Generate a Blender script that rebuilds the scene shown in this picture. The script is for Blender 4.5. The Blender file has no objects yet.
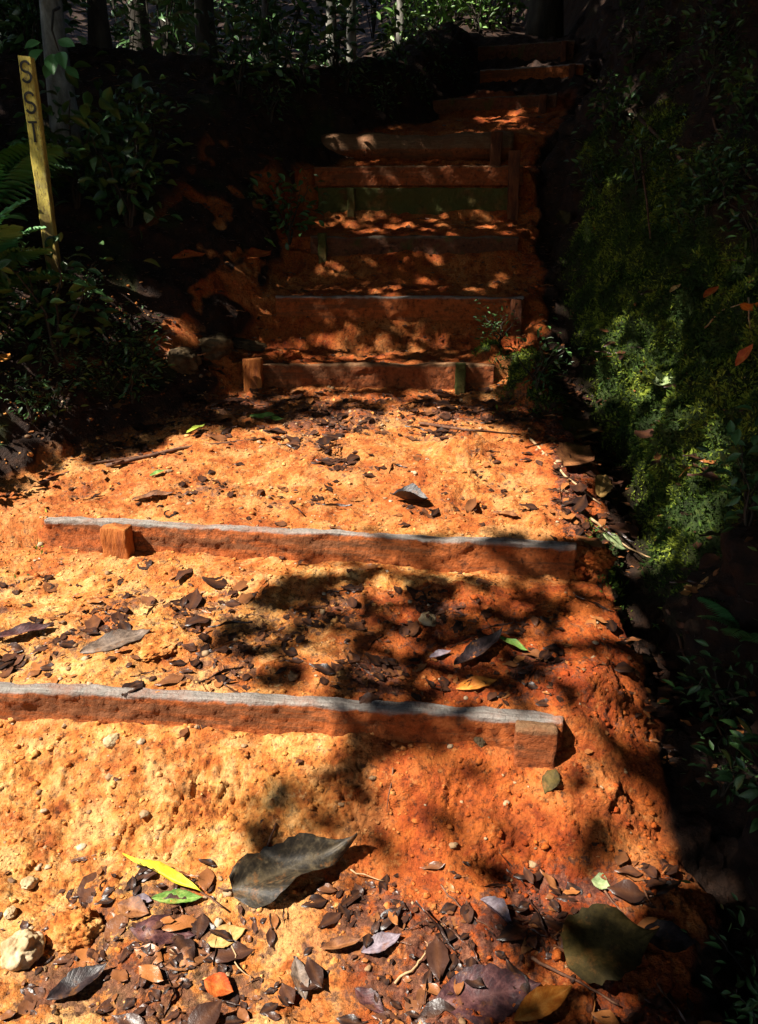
import bpy, math, random
import numpy as np
from mathutils import Vector, Matrix
from mathutils.bvhtree import BVHTree

random.seed(7)
RNG = np.random.default_rng(11)
C = bpy.context.scene.collection
SC = bpy.context.scene

# ------------------------------------------------------------------ camera
H, PITCH, F = 1.5, math.radians(19.0), 800.0
cam = bpy.data.cameras.new('camera')
cam_o = bpy.data.objects.new('camera', cam)
C.objects.link(cam_o)
cam.sensor_fit = 'VERTICAL'
cam.angle_y = 2 * math.atan(512 / F)
cam.clip_end = 500
cam.clip_start = 0.02
cam_o.location = (0, 0, H)
cam_o.rotation_euler = (math.pi / 2 - PITCH, 0, 0)
SC.camera = cam_o
EYE = Vector((0, 0, H))
FWD = Vector((0, math.cos(PITCH), -math.sin(PITCH)))
UP = Vector((0, math.sin(PITCH), math.cos(PITCH)))


def ray(u, v):
    return (FWD + Vector((1, 0, 0)) * ((u - 379) / F) + UP * ((512 - v) / F)).normalized()


def at(u, v, y):                       # the point at forward distance y seen at u, v
    r = ray(u, v)
    return EYE + r * (y / r.y)


# ------------------------------------------------------------------ noise
_perm = np.arange(512)
np.random.default_rng(3).shuffle(_perm)
_perm = np.concatenate([_perm, _perm]).astype(np.int64)
_grad = np.random.default_rng(5).normal(size=(512, 3))
_grad /= np.linalg.norm(_grad, axis=1)[:, None]


def pn(p):
    """Perlin noise, p (N,3) -> about -1..1"""
    i = np.floor(p).astype(np.int64)
    f = p - i
    w = f * f * f * (f * (f * 6 - 15) + 10)
    i &= 511
    out = 0
    for dx in (0, 1):
        for dy in (0, 1):
            for dz in (0, 1):
                h = _perm[(_perm[(_perm[(i[:, 0] + dx) & 511] + i[:, 1] + dy) & 511] + i[:, 2] + dz) & 511]
                g = _grad[h]
                d = g[:, 0] * (f[:, 0] - dx) + g[:, 1] * (f[:, 1] - dy) + g[:, 2] * (f[:, 2] - dz)
                wx = w[:, 0] if dx else 1 - w[:, 0]
                wy = w[:, 1] if dy else 1 - w[:, 1]
                wz = w[:, 2] if dz else 1 - w[:, 2]
                out = out + d * wx * wy * wz
    return out * 1.6


def fbm(p, scale, octv=3, gain=0.5):
    out, a, s = 0, 1.0, scale
    for _ in range(octv):
        out = out + a * pn(p / s + 17.3 * s)
        a *= gain
        s *= 0.5
    return out


def sstep(a, b, x):
    t = np.clip((x - a) / (b - a), 0, 1)
    return t * t * (3 - 2 * t)


# ------------------------------------------------------------------ terrain shape
#  name, x_left, x_right, y_left, y_right, z_top, z_bottom(shown), thickness
STEPS = [
    ('t1', -1.42, 0.475, 1.96, 1.77, 0.320, 0.220, .044),
    ('t2', -1.23, 0.665, 2.77, 2.51, 0.512, 0.388, .042),
    ('t3', -0.66, 0.585, 4.12, 4.08, 0.885, 0.760, .055),
    ('t4', -0.58, 0.80, 4.63, 4.58, 1.185, 1.060, .06),
    ('t5', -0.42, 0.84, 5.18, 5.10, 1.500, 1.400, .06),
    ('tm', -0.40, 0.92, 5.66, 5.54, 1.935, 1.655, .07),
    ('ta', -0.42, 0.96, 6.33, 6.22, 2.205, 2.01, .16),
    ('tf', 0.45, 1.42, 7.42, 7.12, 2.58, 2.48, .07),
    ('tg', 0.95, 1.85, 8.45, 8.15, 2.98, 2.87, .08),
    ('th', 1.05, 2.00, 9.6, 9.3, 3.40, 3.28, .09),
]
BASE_Y = [-60, -8, 0, 1.3, 1.6, 1.95, 2.65, 3.9, 4.1, 4.6, 5.2, 5.7, 6.3, 7.3, 8.3, 9.5, 30, 60, 120]
BASE_Z = [-9, -1.3, -.04, .01, .09, .28, .47, .72, .84, 1.13, 1.47, 1.86, 2.17, 2.55, 2.96, 3.38, 8.4, 18, 34]
XR_Y = [-5, 1.2, 1.5, 1.85, 2.5, 3.0, 3.6, 4.1, 4.6, 5.2, 6.0, 7.0, 8.3, 9.5, 12, 20]
XR_X = [.60, .66, .74, .74, .80, .86, .93, .90, .93, .95, 1.05, 1.5, 1.95, 2.1, 2.2, 2.2]
XL_Y = [-5, 2.0, 2.8, 3.2, 3.7, 4.1, 4.6, 5.2, 6.0, 7.0, 8.3, 9.5, 12, 20]
XL_X = [-1.3, -1.6, -1.65, -1.4, -.98, -.78, -.68, -.55, -.5, .38, .9, 1.0, 1.4, 1.4]


S_ = {s[0]: s for s in STEPS}


def tline(s, x):
    """y of the front face of step s at x"""
    t = (x - s[1]) / (s[2] - s[1])
    tc = np.clip(t, 0, 1)
    bow = 0.012 if s[0] == 't1' else (0.018 if s[0] == 't2' else 0)
    return s[3] + (s[4] - s[3]) * t + bow * 4 * tc * (1 - tc)


def profile(x, y):
    """stair surface, steps as if endless in x"""
    z = np.interp(y, BASE_Y, BASE_Z)
    lines = [tline(s, x) for s in STEPS]
    tops = [s[5] for s in STEPS]
    bots = [s[6] for s in STEPS]

    def seg(mask_lo, mask_hi, ys, zs):
        nonlocal z
        m = (y >= mask_lo) & (y < mask_hi)
        out = np.full(y.shape, 0.0)
        out = zs[0] * np.ones_like(y)
        for k in range(len(ys) - 1):
            t = np.clip((y - ys[k]) / np.maximum(ys[k + 1] - ys[k], 1e-6), 0, 1)
            out = np.where(y >= ys[k], zs[k] + (zs[k + 1] - zs[k]) * t, out)
        z = np.where(m, out, z)
    one = np.ones_like(y)
    q1 = np.stack([x / .21, y * 0, y * 0], 1)
    apron = {0: (.27, .10, .055, .175), 1: (.24, .08, .365, .39), 2: (.55, .12, .665, .725), 3: (.13, .05, .905, 1.0),
             4: (.22, .07, 1.23, 1.33), 5: (.30, .05, 1.53, 1.60), 6: (.40, .05, 1.93, 1.97), 7: (.5, .05, 2.34, 2.42),
             8: (.4, .05, 2.68, 2.82), 9: (.4, .05, 3.08, 3.2)}
    for i in range(len(STEPS)):
        a1, a2, z1, z2 = apron[i]
        lo = -99 * one if i == 0 else lines[i - 1] + STEPS[i - 1][7] * (.60 - .22 * np.clip(nt_, -.6, 1))
        y1 = lines[i]
        nb = .75 * pn(q1 + i * 3.7) + .5 * pn(q1 * 3.1 + i * 5.1)
        bi = bots[i] + .026 * nb + .008
        nt_ = pn(q1 * .8 + i * 2.3 + 9) + .5 * pn(q1 * 2.7 + i)
        hi = y1 + (s_th := STEPS[i][7]) * .62
        if i == 0:
            seg(lo, hi, [-99 * one, 1.25 * one, y1 - a1, y1 - a2, y1], [0 * one, .0 * one, z1 * one, z2 * one, bi])
            z = np.where(y < 1.2, np.interp(y, BASE_Y, BASE_Z), z)
        else:
            zt = tops[i - 1] - .012 + .010 * nt_
            seg(lo, hi, [lo, y1 - a1, y1 - a2, y1], [zt * one, z1 * one, z2 * one, bi])
    return z


def terrain(x, y):
    """coarse height and masks"""
    ramp = np.interp(y, BASE_Y, BASE_Z)
    prof = profile(x, y)
    # fade the steps out past their ends
    ends_l = np.interp(y, [0, 2, 2.7, 3.3, 4.1, 4.6, 5.2, 5.6, 6.3, 7.3, 8.3, 9.5], [-1.6, -1.6, -1.4, -1.15, -.68, -.6, -.45, -.42, -.45, .4, .9, 1.0])
    ends_r = np.interp(y, [0, 1.85, 2.55, 3.6, 4.1, 4.6, 5.2, 5.6, 6.3, 7.3, 8.3, 9.5], [.7, .49, .68, .7, .60, .81, .85, .93, .97, 1.43, 1.86, 2.0])
    w = (1 - sstep(0, .16, x - ends_r)) * (1 - sstep(0, .26, ends_l - x)) * (1 - sstep(10.2, 10.6, y)) * sstep(.4, 1.0, y)
    z = ramp + (prof - ramp) * w
    xr = np.interp(y, XR_Y, XR_X)
    xl = np.interp(y, XL_Y, XL_X)
    p2 = np.stack([x, y, 0 * x], 1)
    wob = .06 * pn(p2 / .35) + .03 * pn(p2 / .12)
    dr = x - xr + wob
    dl = xl - x + wob
    # right: gutter, steep mossy bank, hillside
    hb = np.interp(y, [0, 1.2, 2, 3, 5, 9, 20], [.7, .8, 1.1, 1.45, 1.7, 1.6, 1.5])
    dd = np.maximum(dr - .17, 0)
    cut = hb / 1.75
    rise = np.where(dd < cut, 1.75 * dd, hb + .32 * (dd - cut))
    rise = np.where(dd > 12, hb + .32 * (12 - cut) + .1 * (dd - 12), rise)
    gut = -.10 * np.exp(-((dr - .10) / .09) ** 2) * (dr > -.2)
    gut = gut * sstep(.3, 1.2, y) * (1 - sstep(6, 8, y))
    # left: lower bank
    hl = np.interp(y, [0, 2.6, 3.4, 4.2, 5, 7, 9, 10.5, 20], [.28, .30, .42, .45, .45, .45, .3, .05, .05])
    d2 = np.maximum(dl - .02, 0)
    cl = hl / .8
    risl = np.where(d2 < cl, .8 * d2, hl + .16 * (d2 - cl) * np.interp(y, [8, 10.5, 16], [1, .2, .5]))
    risl = np.where(d2 > 14, hl + .16 * (14 - cl) + .05 * (d2 - 14), risl)
    fall = np.clip(.55 * (dl - .25), 0, 1.25) * sstep(6.0, 7.6, y) * (1 - sstep(26, 40, y))
    risl = risl - fall
    z = z + np.where(dr > 0, rise, 0) + gut + np.where(dl > 0, risl, 0)
    z = z + .13 * np.exp(-((x - .76) / .11) ** 2 - ((y - 4.02) / .15) ** 2) + .09 * np.exp(-((x - .60) / .07) ** 2 - ((y - 4.28) / .10) ** 2)
    z = z + .075 * np.exp(-((x - .37) / .11) ** 2 - ((y - 3.33) / .11) ** 2) + .06 * np.exp(-((x - .60) / .10) ** 2 - ((y - 1.93) / .13) ** 2)
    return z, dr, dl


# grid
ry = [np.linspace(-40, -3, 12)[:-1], np.linspace(-3, .9, 26)[:-1]]
yy = [.9]
while yy[-1] < 11:
    yy.append(yy[-1] + max(.0034 * yy[-1], .0038))
ry.append(np.array(yy))
ry.append(np.geomspace(11.1, 24, 150)[:-1])
ry.append(np.geomspace(24, 130, 40))
rows = np.concatenate(ry)
tail = np.geomspace(1.012, 60, 64)
cols = np.concatenate([-tail[::-1], np.linspace(-1, 1, 600), tail])
kx = np.clip(.56 + .50 * np.maximum(rows, 1.0), 0, 5.0)
cx = np.interp(rows, [0, 6, 10, 20], [0, 0.1, .4, .4])
NR, NC = len(rows), len(cols)
X = (cx[:, None] + cols[None, :] * kx[:, None]).ravel()
Y = np.repeat(rows, NC)
Z, DR, DL = terrain(X, Y)
P = np.stack([X, Y, Z], 1)
G3 = P.reshape(NR, NC, 3)
# normals
du = np.gradient(G3, axis=1)
dv = np.gradient(G3, axis=0)
N3 = np.cross(du, dv)
N3 /= np.linalg.norm(N3, axis=2)[:, :, None]
N = N3.reshape(-1, 3)
damp_shade = np.where(Y < 2.45, sstep(-.45, .25, X), sstep(.30, .85, X))  # redder on the shaded right and upper steps: shade put into the clay colour
damp_shade = np.maximum(damp_shade, sstep(3.5, 4.3, Y) * .85)
damp_shade = np.maximum(damp_shade, .45 * sstep(2.5, 2.8, Y))
damp_shade = np.clip(damp_shade + .30 * fbm(P + 77, .4, 3), 0, 1)
near = (Y > .5) & (Y < 12) & (np.abs(X) < 6)
clay = (1 - sstep(-.06, .07, DR)) * (1 - sstep(-.05, .12, DL))
# raw clay shows through on the lower left bank as well
edge_noise = fbm(P / 1.0, .28, 3)
bare_left = sstep(.0, .45, edge_noise + .12) * sstep(0, .1, DL) * (1 - sstep(.35, .75, DL)) * sstep(3.4, 4.2, Y) * (1 - sstep(5.3, 6.0, Y))
clay = np.clip(clay + .9 * bare_left + .35 * sstep(.0, .3, edge_noise) * sstep(0, .1, DL) * (1 - sstep(.3, .6, DL)) * (1 - sstep(3.6, 4.2, Y)), 0, 1)
clay *= (1 - sstep(9.8, 11.5, Y)) * (1 - .7 * sstep(6.6, 7.8, Y))
mpatch = np.clip(1.25 * np.exp(-((Y - 3.45) / 1.1) ** 2 - ((DR - .36) / .32) ** 2) + .28 * np.exp(-((Y - 5.0) / .8) ** 2 - ((DR - .5) / .3) ** 2), 0, 1)
moss = sstep(.10, .22, DR) * sstep(.15, .55, mpatch + .35 * fbm(P, .35, 3))
moss = np.clip(moss + .5 * sstep(.2, .5, fbm(P + 9, .3, 2)) * (DL > .15) * (1 - sstep(1, 2, DL)), 0, 1)
mound = np.clip(1.3 * np.exp(-((X - .76) / .13) ** 2 - ((Y - 4.0) / .20) ** 2) + 1.1 * np.exp(-((X - .60) / .08) ** 2 - ((Y - 4.27) / .12) ** 2) + .8 * np.exp(-((X - .80) / .05) ** 2 - ((Y - 2.62) / .16) ** 2), 0, 1) * sstep(-.5, .1, fbm(P + 5, .12, 2))
clay *= 1 - .9 * mound
moss = np.maximum(moss, mound)
steep = np.clip(1 - N[:, 2], 0, 1)
idx = np.nonzero(near)[0]
pn_ = P[idx]
cl_ = clay[idx]
st_ = np.clip(steep[idx] * 2.2, 0, 1)
d = np.zeros(len(idx))
big = fbm(pn_, .34, 2)
mid = fbm(pn_ + 3, .085, 3, .55)
bill = np.abs(pn(pn_ / .05 + 4)) + .5 * np.abs(pn(pn_ / .024 + 8))       # crumbs
pit = sstep(.25, .7, fbm(pn_ + 21, .06, 2))
crk = 1 - sstep(0, .09, np.abs(pn(pn_ / np.array([.11, .2, .2]) + .35 * np.stack([mid, mid, mid], 1))))
bill2 = np.abs(pn(pn_ / .11 + 14)) + .6 * np.abs(pn(pn_ / .014 + 2))
fine_ = fbm(pn_ + 71, .016, 2)
rough_ = np.clip(sstep(-.35, .45, fbm(pn_ + 88, .33, 2)) * .7 + .9 * st_ * sstep(-.2, .3, fbm(pn_ + 81, .2, 2)), 0, 1)
flake = sstep(.05, .12, fbm(pn_ + 93, .10, 3)) * .006 + sstep(.0, .06, fbm(pn_ + 99, .045, 2)) * .003
d += cl_ * flake
d += cl_ * (.016 * fbm(pn_ + 57, .22, 2) + .010 * big)
d += cl_ * (.22 + .78 * rough_) * (.012 * big + .012 * mid + (.007 + .014 * st_) * (bill - .45) + .018 * (bill2 - .4) + .003 * fine_ - .014 * pit * (.25 + st_) - .018 * crk * (.35 + st_))
# washed runnels down the eroded faces
run = fbm(pn_ * np.array([1, .25, .3]) + 31, .055, 2)
d += cl_ * st_ * .010 * run
bankn = .10 * fbm(pn_ + 40, .45, 3) + .055 * fbm(pn_ + 50, .12, 3) + .012 * bill
d += (1 - cl_) * np.where(DL[idx] > 0, .45, 1.0) * (bankn + moss[idx] * (.030 * (np.abs(pn(pn_ / .13 + 61)) * 1.6 - .4) + .016 * (np.abs(pn(pn_ / .05 + 66)) * 1.6 - .4)))
ty = np.abs(pn_[:, 1][:, None] - np.stack([tline(s, pn_[:, 0]) + .035 for s in STEPS], 1)).min(1)
d *= .30 + .70 * sstep(.04, .11, ty)
d *= sstep(.5, 1, Y[idx]) * (1 - sstep(10, 12, Y[idx]))
P[idx] += N[idx] * d[:, None]
far_i = np.nonzero(~near)[0]
P[far_i, 2] += .25 * fbm(P[far_i], 2.6, 3)
# recompute normals after displacement for leaf placement
G3 = P.reshape(NR, NC, 3)


def grid_faces(nr, nc):
    a = np.arange(nr * nc).reshape(nr, nc)
    return np.stack([a[:-1, :-1], a[:-1, 1:], a[1:, 1:], a[1:, :-1]], -1).reshape(-1, 4)


def mesh_np(name, verts, faces, attrs=None, smooth=True):
    me = bpy.data.meshes.new(name)
    nv, nf, k = len(verts), len(faces), faces.shape[1]
    me.vertices.add(nv)
    me.vertices.foreach_set('co', np.ascontiguousarray(verts, dtype=np.float32).ravel())
    me.loops.add(nf * k)
    me.loops.foreach_set('vertex_index', np.ascontiguousarray(faces, dtype=np.int32).ravel())
    me.polygons.add(nf)
    me.polygons.foreach_set('loop_start', np.arange(0, nf * k, k, dtype=np.int32))
    me.polygons.foreach_set('loop_total', np.full(nf, k, dtype=np.int32))
    me.polygons.foreach_set('use_smooth', np.full(nf, smooth))
    for an, av in (attrs or {}).items():
        at_ = me.attributes.new(an, 'FLOAT', 'POINT')
        at_.data.foreach_set('value', np.ascontiguousarray(av, dtype=np.float32))
    me.update(calc_edges=True)
    me.validate()
    return me


# ------------------------------------------------------------------ materials
def newmat(name):
    m = bpy.data.materials.new(name)
    m.use_nodes = True
    nt = m.node_tree
    return m, nt, nt.nodes['Principled BSDF']


def nd(nt, typ, **kw):
    n = nt.nodes.new(typ)
    for k, v in kw.items():
        setattr(n, k, v)
    return n


def ramp(nt, fac, stops, mode='LINEAR'):
    r = nd(nt, 'ShaderNodeValToRGB')
    r.color_ramp.interpolation = mode
    els = r.color_ramp.elements
    while len(els) < len(stops):
        els.new(.5)
    for e, (p, c) in zip(els, stops):
        e.position = p
        e.color = (c, c, c, 1) if isinstance(c, (int, float)) else (*c, 1)
    nt.links.new(fac, r.inputs['Fac'])
    return r.outputs['Color']


def noise(nt, vec, scale, detail=4, rough=.55, dist=0):
    n = nd(nt, 'ShaderNodeTexNoise')
    n.inputs['Scale'].default_value = scale
    n.inputs['Detail'].default_value = detail
    n.inputs['Roughness'].default_value = rough
    n.inputs['Distortion'].default_value = dist
    nt.links.new(vec, n.inputs['Vector'])
    return n.outputs['Fac']


def mixc(nt, fac, a, b, blend='MIX'):
    m = nd(nt, 'ShaderNodeMix', data_type='RGBA', blend_type=blend)
    for sock, val in ((m.inputs['Factor'], fac), (m.inputs['A'], a), (m.inputs['B'], b)):
        if hasattr(val, 'is_linked') or hasattr(val, 'node'):
            nt.links.new(val, sock)
        elif isinstance(val, (int, float)):
            sock.default_value = val
        else:
            sock.default_value = (*val, 1)
    # the first matching sockets may be the float ones: pick by type
    return m


def mix(nt, fac, a, b, blend='MIX'):
    m = nd(nt, 'ShaderNodeMix', data_type='RGBA', blend_type=blend)
    ins = [m.inputs[0], m.inputs[6], m.inputs[7]]
    for sock, val in zip(ins, (fac, a, b)):
        if isinstance(val, bpy.types.NodeSocket):
            nt.links.new(val, sock)
        elif isinstance(val, (int, float)):
            sock.default_value = val
        else:
            sock.default_value = (*val, 1)
    return m.outputs[2]


def bump(nt, height, strength, dist, normal=None):
    b = nd(nt, 'ShaderNodeBump')
    b.inputs['Strength'].default_value = strength
    b.inputs['Distance'].default_value = dist
    nt.links.new(height, b.inputs['Height'])
    if normal is not None:
        nt.links.new(normal, b.inputs['Normal'])
    return b.outputs['Normal']


def clay_nodes(nt, vec, damp_shade=.0):
    n1 = noise(nt, vec, 3.2, 5, .6)
    n2 = noise(nt, vec, 15, 7, .68)
    n3 = noise(nt, vec, 70, 6, .7)
    dry = ramp(nt, n2, [(.32, (.26, .055, .009)), (.44, (.50, .165, .030)), (.53, (.62, .27, .065)), (.66, (.76, .47, .18))])  # yellower tone, sunlight painted into the left side
    wet_shade = ramp(nt, n2, [(.30, (.14, .018, .003)), (.46, (.29, .046, .005)), (.56, (.38, .075, .008)), (.72, (.50, .15, .022))])  # redder darker tone, shade painted into the right and upper clay
    c = mix(nt, damp_shade, dry, wet_shade)
    red = ramp(nt, n1, [(.48, 0.0), (.62, .6)])
    c = mix(nt, red, c, mix(nt, n2, (.20, .030, .005), (.56, .14, .018)))
    big_ = noise(nt, vec, 7, 6, .66, .4)
    c = mix(nt, ramp(nt, big_, [(.52, 0.0), (.60, .55)]), c, mix(nt, damp_shade, (.72, .43, .17), (.42, .11, .016)))
    c = mix(nt, ramp(nt, big_, [(.36, .5), (.44, 0.0)]), c, (.22, .042, .008))
    dark = ramp(nt, n3, [(.36, .10), (.46, .8), (.55, 1.0)])
    c = mix(nt, .8, c, dark, 'MULTIPLY')
    pale = ramp(nt, noise(nt, vec, 34, 5, .7), [(.60, 0.0), (.68, .5)])
    paler = mix(nt, damp_shade, (.74, .50, .22), (.52, .22, .06))
    c = mix(nt, pale, c, paler)
    return c


def make_terrain_mat():
    m, nt, b = newmat('clay and forest soil')
    tc = nd(nt, 'ShaderNodeTexCoord').outputs['Object']
    ac = nd(nt, 'ShaderNodeAttribute', attribute_name='clay').outputs['Fac']
    am = nd(nt, 'ShaderNodeAttribute', attribute_name='moss').outputs['Fac']
    cc = clay_nodes(nt, tc, nd(nt, 'ShaderNodeAttribute', attribute_name='damp_shade').outputs['Fac'])
    soil = ramp(nt, noise(nt, tc, 18, 6, .65), [(.3, (.008, .0045, .003)), (.55, (.028, .012, .006)), (.75, (.075, .030, .011))])
    mo = ramp(nt, noise(nt, tc, 26, 5, .6), [(.3, (.008, .012, .003)), (.5, (.020, .036, .005)), (.7, (.05, .07, .010))])
    wild = mix(nt, am, soil, mo)
    ah = nd(nt, 'ShaderNodeAttribute', attribute_name='humus').outputs['Fac']
    hm = nd(nt, 'ShaderNodeMath', operation='MULTIPLY_ADD')
    nt.links.new(ah, hm.inputs[0])
    hm.inputs[1].default_value = .20
    nt.links.new(noise(nt, tc, 30, 6, .7), hm.inputs[2])
    hf = ramp(nt, hm.outputs[0], [(.60, 0.0), (.70, .85)])
    hcol = ramp(nt, noise(nt, tc, 55, 5, .7), [(.35, (.022, .009, .008)), (.5, (.075, .028, .020)), (.65, (.20, .085, .05))])
    cc = mix(nt, hf, cc, hcol)
    f = ramp(nt, ac, [(.35, 0.0), (.65, 1.0)])
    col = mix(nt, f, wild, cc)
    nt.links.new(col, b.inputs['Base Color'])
    b.inputs['Roughness'].default_value = .82
    b.inputs['Specular IOR Level'].default_value = .25
    h1 = noise(nt, tc, 75, 6, .7)
    vo = nd(nt, 'ShaderNodeTexVoronoi', feature='DISTANCE_TO_EDGE')
    vo.inputs['Scale'].default_value = 38
    nt.links.new(tc, vo.inputs['Vector'])
    h2 = ramp(nt, vo.outputs['Distance'], [(.0, 0.0), (.12, 1.0)])
    nrm = bump(nt, h1, 1.0, .012)
    nrm = bump(nt, h2, .3, .005, nrm)
    nrm = bump(nt, noise(nt, tc, 320, 3, .6), .6, .003, nrm)
    nt.links.new(nrm, b.inputs['Normal'])
    return m


MAT_T = make_terrain_mat()


def simple(name, stops, scale=20, rough=.7, spec=.3, bs=.3, bd=.004, detail=5, stretch=None, bscale=60):
    m, nt, b = newmat(name)
    vec = nd(nt, 'ShaderNodeTexCoord').outputs['Object']
    if stretch:
        mp = nd(nt, 'ShaderNodeMapping')
        mp.inputs['Scale'].default_value = stretch
        nt.links.new(vec, mp.inputs['Vector'])
        vec = mp.outputs['Vector']
    nt.links.new(ramp(nt, noise(nt, vec, scale, detail, .62), stops), b.inputs['Base Color'])
    b.inputs['Roughness'].default_value = rough
    b.inputs['Specular IOR Level'].default_value = spec
    nt.links.new(bump(nt, noise(nt, vec, bscale, 5, .65), bs, bd), b.inputs['Normal'])
    return m


def math_n(nt, op, a, b=None, c=None):
    n = nd(nt, 'ShaderNodeMath', operation=op)
    for i, v in enumerate((a, b, c)):
        if v is None:
            continue
        if isinstance(v, bpy.types.NodeSocket):
            nt.links.new(v, n.inputs[i])
        else:
            n.inputs[i].default_value = v
    return n.outputs[0]


def leafmat(name, c_dark, c_mid, c_light, rough=.4, spec=.5, trans=.0, attr=None):
    """leaf: blotched, with a midrib, side veins and a dusting of clay; attr picks a tone per leaf"""
    m, nt, b = newmat(name)
    tc = nd(nt, 'ShaderNodeTexCoord').outputs['Object']
    n = noise(nt, tc, 45, 6, .7)
    if attr:
        a = nd(nt, 'ShaderNodeAttribute', attribute_name=attr).outputs['Fac']
        n = math_n(nt, 'MULTIPLY_ADD', n, .35, a)
        col = ramp(nt, n, [(.12, c_dark), (.55, c_mid), (1.0, c_light)])
    else:
        col = ramp(nt, n, [(.36, c_dark), (.5, c_mid), (.66, c_light)])
    rib = nd(nt, 'ShaderNodeAttribute', attribute_name='rib').outputs['Fac']
    col = mix(nt, rib, col, mix(nt, .5, col, c_light))
    hgt_ = noise(nt, tc, 120, 4, .6)
    if not attr:
        lx = nd(nt, 'ShaderNodeAttribute', attribute_name='lx').outputs['Fac']
        ly = nd(nt, 'ShaderNodeAttribute', attribute_name='ly').outputs['Fac']
        ay = math_n(nt, 'ABSOLUTE', ly)
        ph = math_n(nt, 'MULTIPLY_ADD', lx, 62.0, math_n(nt, 'MULTIPLY', ay, -16.0))
        vein = math_n(nt, 'POWER', math_n(nt, 'MULTIPLY_ADD', math_n(nt, 'SINE', ph), .5, .5), 8.0)
        mid_ = ramp(nt, ay, [(.0, 1.0), (.05, .0)])
        vv_ = math_n(nt, 'MAXIMUM', vein, mid_)
        col = mix(nt, math_n(nt, 'MULTIPLY', vv_, .22), col, c_light)
        hgt_ = math_n(nt, 'ADD', hgt_, math_n(nt, 'MULTIPLY', vv_, .12))
        edge = ramp(nt, ay, [(.72, 0.0), (1.0, .6)])
        col = mix(nt, edge, col, tuple(c * .6 for c in c_dark))
        dust = ramp(nt, noise(nt, tc, 28, 6, .7), [(.56, 0.0), (.68, .3)])
        col = mix(nt, dust, col, (.34, .13, .03))
    nt.links.new(col, b.inputs['Base Color'])
    b.inputs['Roughness'].default_value = rough + (0 if attr else .14)
    b.inputs['Specular IOR Level'].default_value = spec * (1 if attr else .6)
    nt.links.new(bump(nt, hgt_, .45, .003), b.inputs['Normal'])
    return m


M = {}
M['wood'] = None


def make_timber_mat(name, top, stain, moss_amt=0.0):
    """weathered board: grain along its length, clay caked on from below (object z), top worn"""
    m, nt, b = newmat(name)
    vec = nd(nt, 'ShaderNodeTexCoord').outputs['Object']
    mp = nd(nt, 'ShaderNodeMapping')
    mp.inputs['Scale'].default_value = (1.2, 22, 22)
    nt.links.new(vec, mp.inputs['Vector'])
    grain = noise(nt, mp.outputs['Vector'], 4.5, 7, .7, .3)
    wood = ramp(nt, grain, [(.3, tuple(c * .35 for c in top)), (.5, tuple(c * .8 for c in top)), (.7, tuple(min(1, c * 1.25) for c in top))])
    dirt = ramp(nt, noise(nt, vec, 34, 7, .72), [(.34, tuple(c * .18 for c in stain)), (.47, tuple(c * .75 for c in stain)), (.6, stain), (.72, tuple(min(1, c * 1.3) + .03 for c in stain))])
    sep = nd(nt, 'ShaderNodeSeparateXYZ')
    nt.links.new(vec, sep.inputs[0])
    ad = nd(nt, 'ShaderNodeMath', operation='MULTIPLY_ADD')      # splash line near the top edge, broken by noise
    nt.links.new(noise(nt, vec, 11, 5, .6), ad.inputs[0])
    ad.inputs[1].default_value = .034
    nt.links.new(sep.outputs['Z'], ad.inputs[2])
    mask = ramp(nt, ad.outputs[0], [(.0, 1.0), (.004, .92), (.009, .12)])
    bare = ramp(nt, noise(nt, mp.outputs['Vector'], 1.3, 6, .68), [(.50, 0.0), (.60, .8)])
    dirt = mix(nt, bare, dirt, mix(nt, grain, (.035, .014, .006), (.24, .09, .030)))
    stain_top = ramp(nt, noise(nt, vec, 6, 6, .7), [(.50, 0.0), (.62, .75)])
    wood = mix(nt, stain_top, wood, tuple(.35 * a_ + .30 * b_ for a_, b_ in zip(top, stain)))
    col = mix(nt, mask, wood, dirt)
    if moss_amt:
        mf = ramp(nt, noise(nt, vec, 7, 5, .6), [(.62 - .3 * moss_amt, 0.0), (.75 - .3 * moss_amt, .9)])
        col = mix(nt, mf, col, (.06, .065, .010))
    nt.links.new(col, b.inputs['Base Color'])
    b.inputs['Roughness'].default_value = .75
    b.inputs['Specular IOR Level'].default_value = .3
    nrm = bump(nt, grain, .5, .004)
    nrm = bump(nt, noise(nt, vec, 60, 6, .72), 1.0, .012, nrm)
    nt.links.new(nrm, b.inputs['Normal'])
    return m


M['timber'] = make_timber_mat('weathered grey timber', (.29, .28, .255), (.40, .10, .018))
M['timber_brown'] = make_timber_mat('brown timber', (.24, .13, .06), (.30, .075, .016))
M['timber_moss'] = make_timber_mat('mossy timber', (.16, .14, .06), (.14, .085, .016), .8)
M['timber_dark'] = make_timber_mat('dark brown timber', (.13, .10, .07), (.13, .045, .018), .25)
M['stake'] = simple('clay caked stake', [(.3, (.14, .035, .010)), (.5, (.34, .10, .02)), (.7, (.46, .17, .04))], 14, .8, .25, .8, .008, stretch=(2, 2, .6))
M['stake_dark'] = simple('dark stained stake', [(.3, (.035, .012, .006)), (.5, (.11, .032, .010)), (.7, (.19, .065, .02))], 14, .8, .25, .8, .008, stretch=(2, 2, .6))
M['bark'] = simple('dark bark', [(.3, (.012, .010, .008)), (.5, (.035, .028, .02)), (.72, (.075, .062, .045))], 9, .85, .2, .9, .02, stretch=(1, 1, .25), bscale=20)
M['palebark'] = simple('pale lichen bark', [(.3, (.05, .045, .035)), (.5, (.15, .14, .115)), (.7, (.30, .29, .25))], 14, .8, .25, .7, .012, stretch=(1, 1, .5), bscale=30)
M['canopy'] = leafmat('canopy leaves', (.018, .04, .008), (.035, .075, .012), (.07, .12, .02), .5, .4, attr='rnd')
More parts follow.
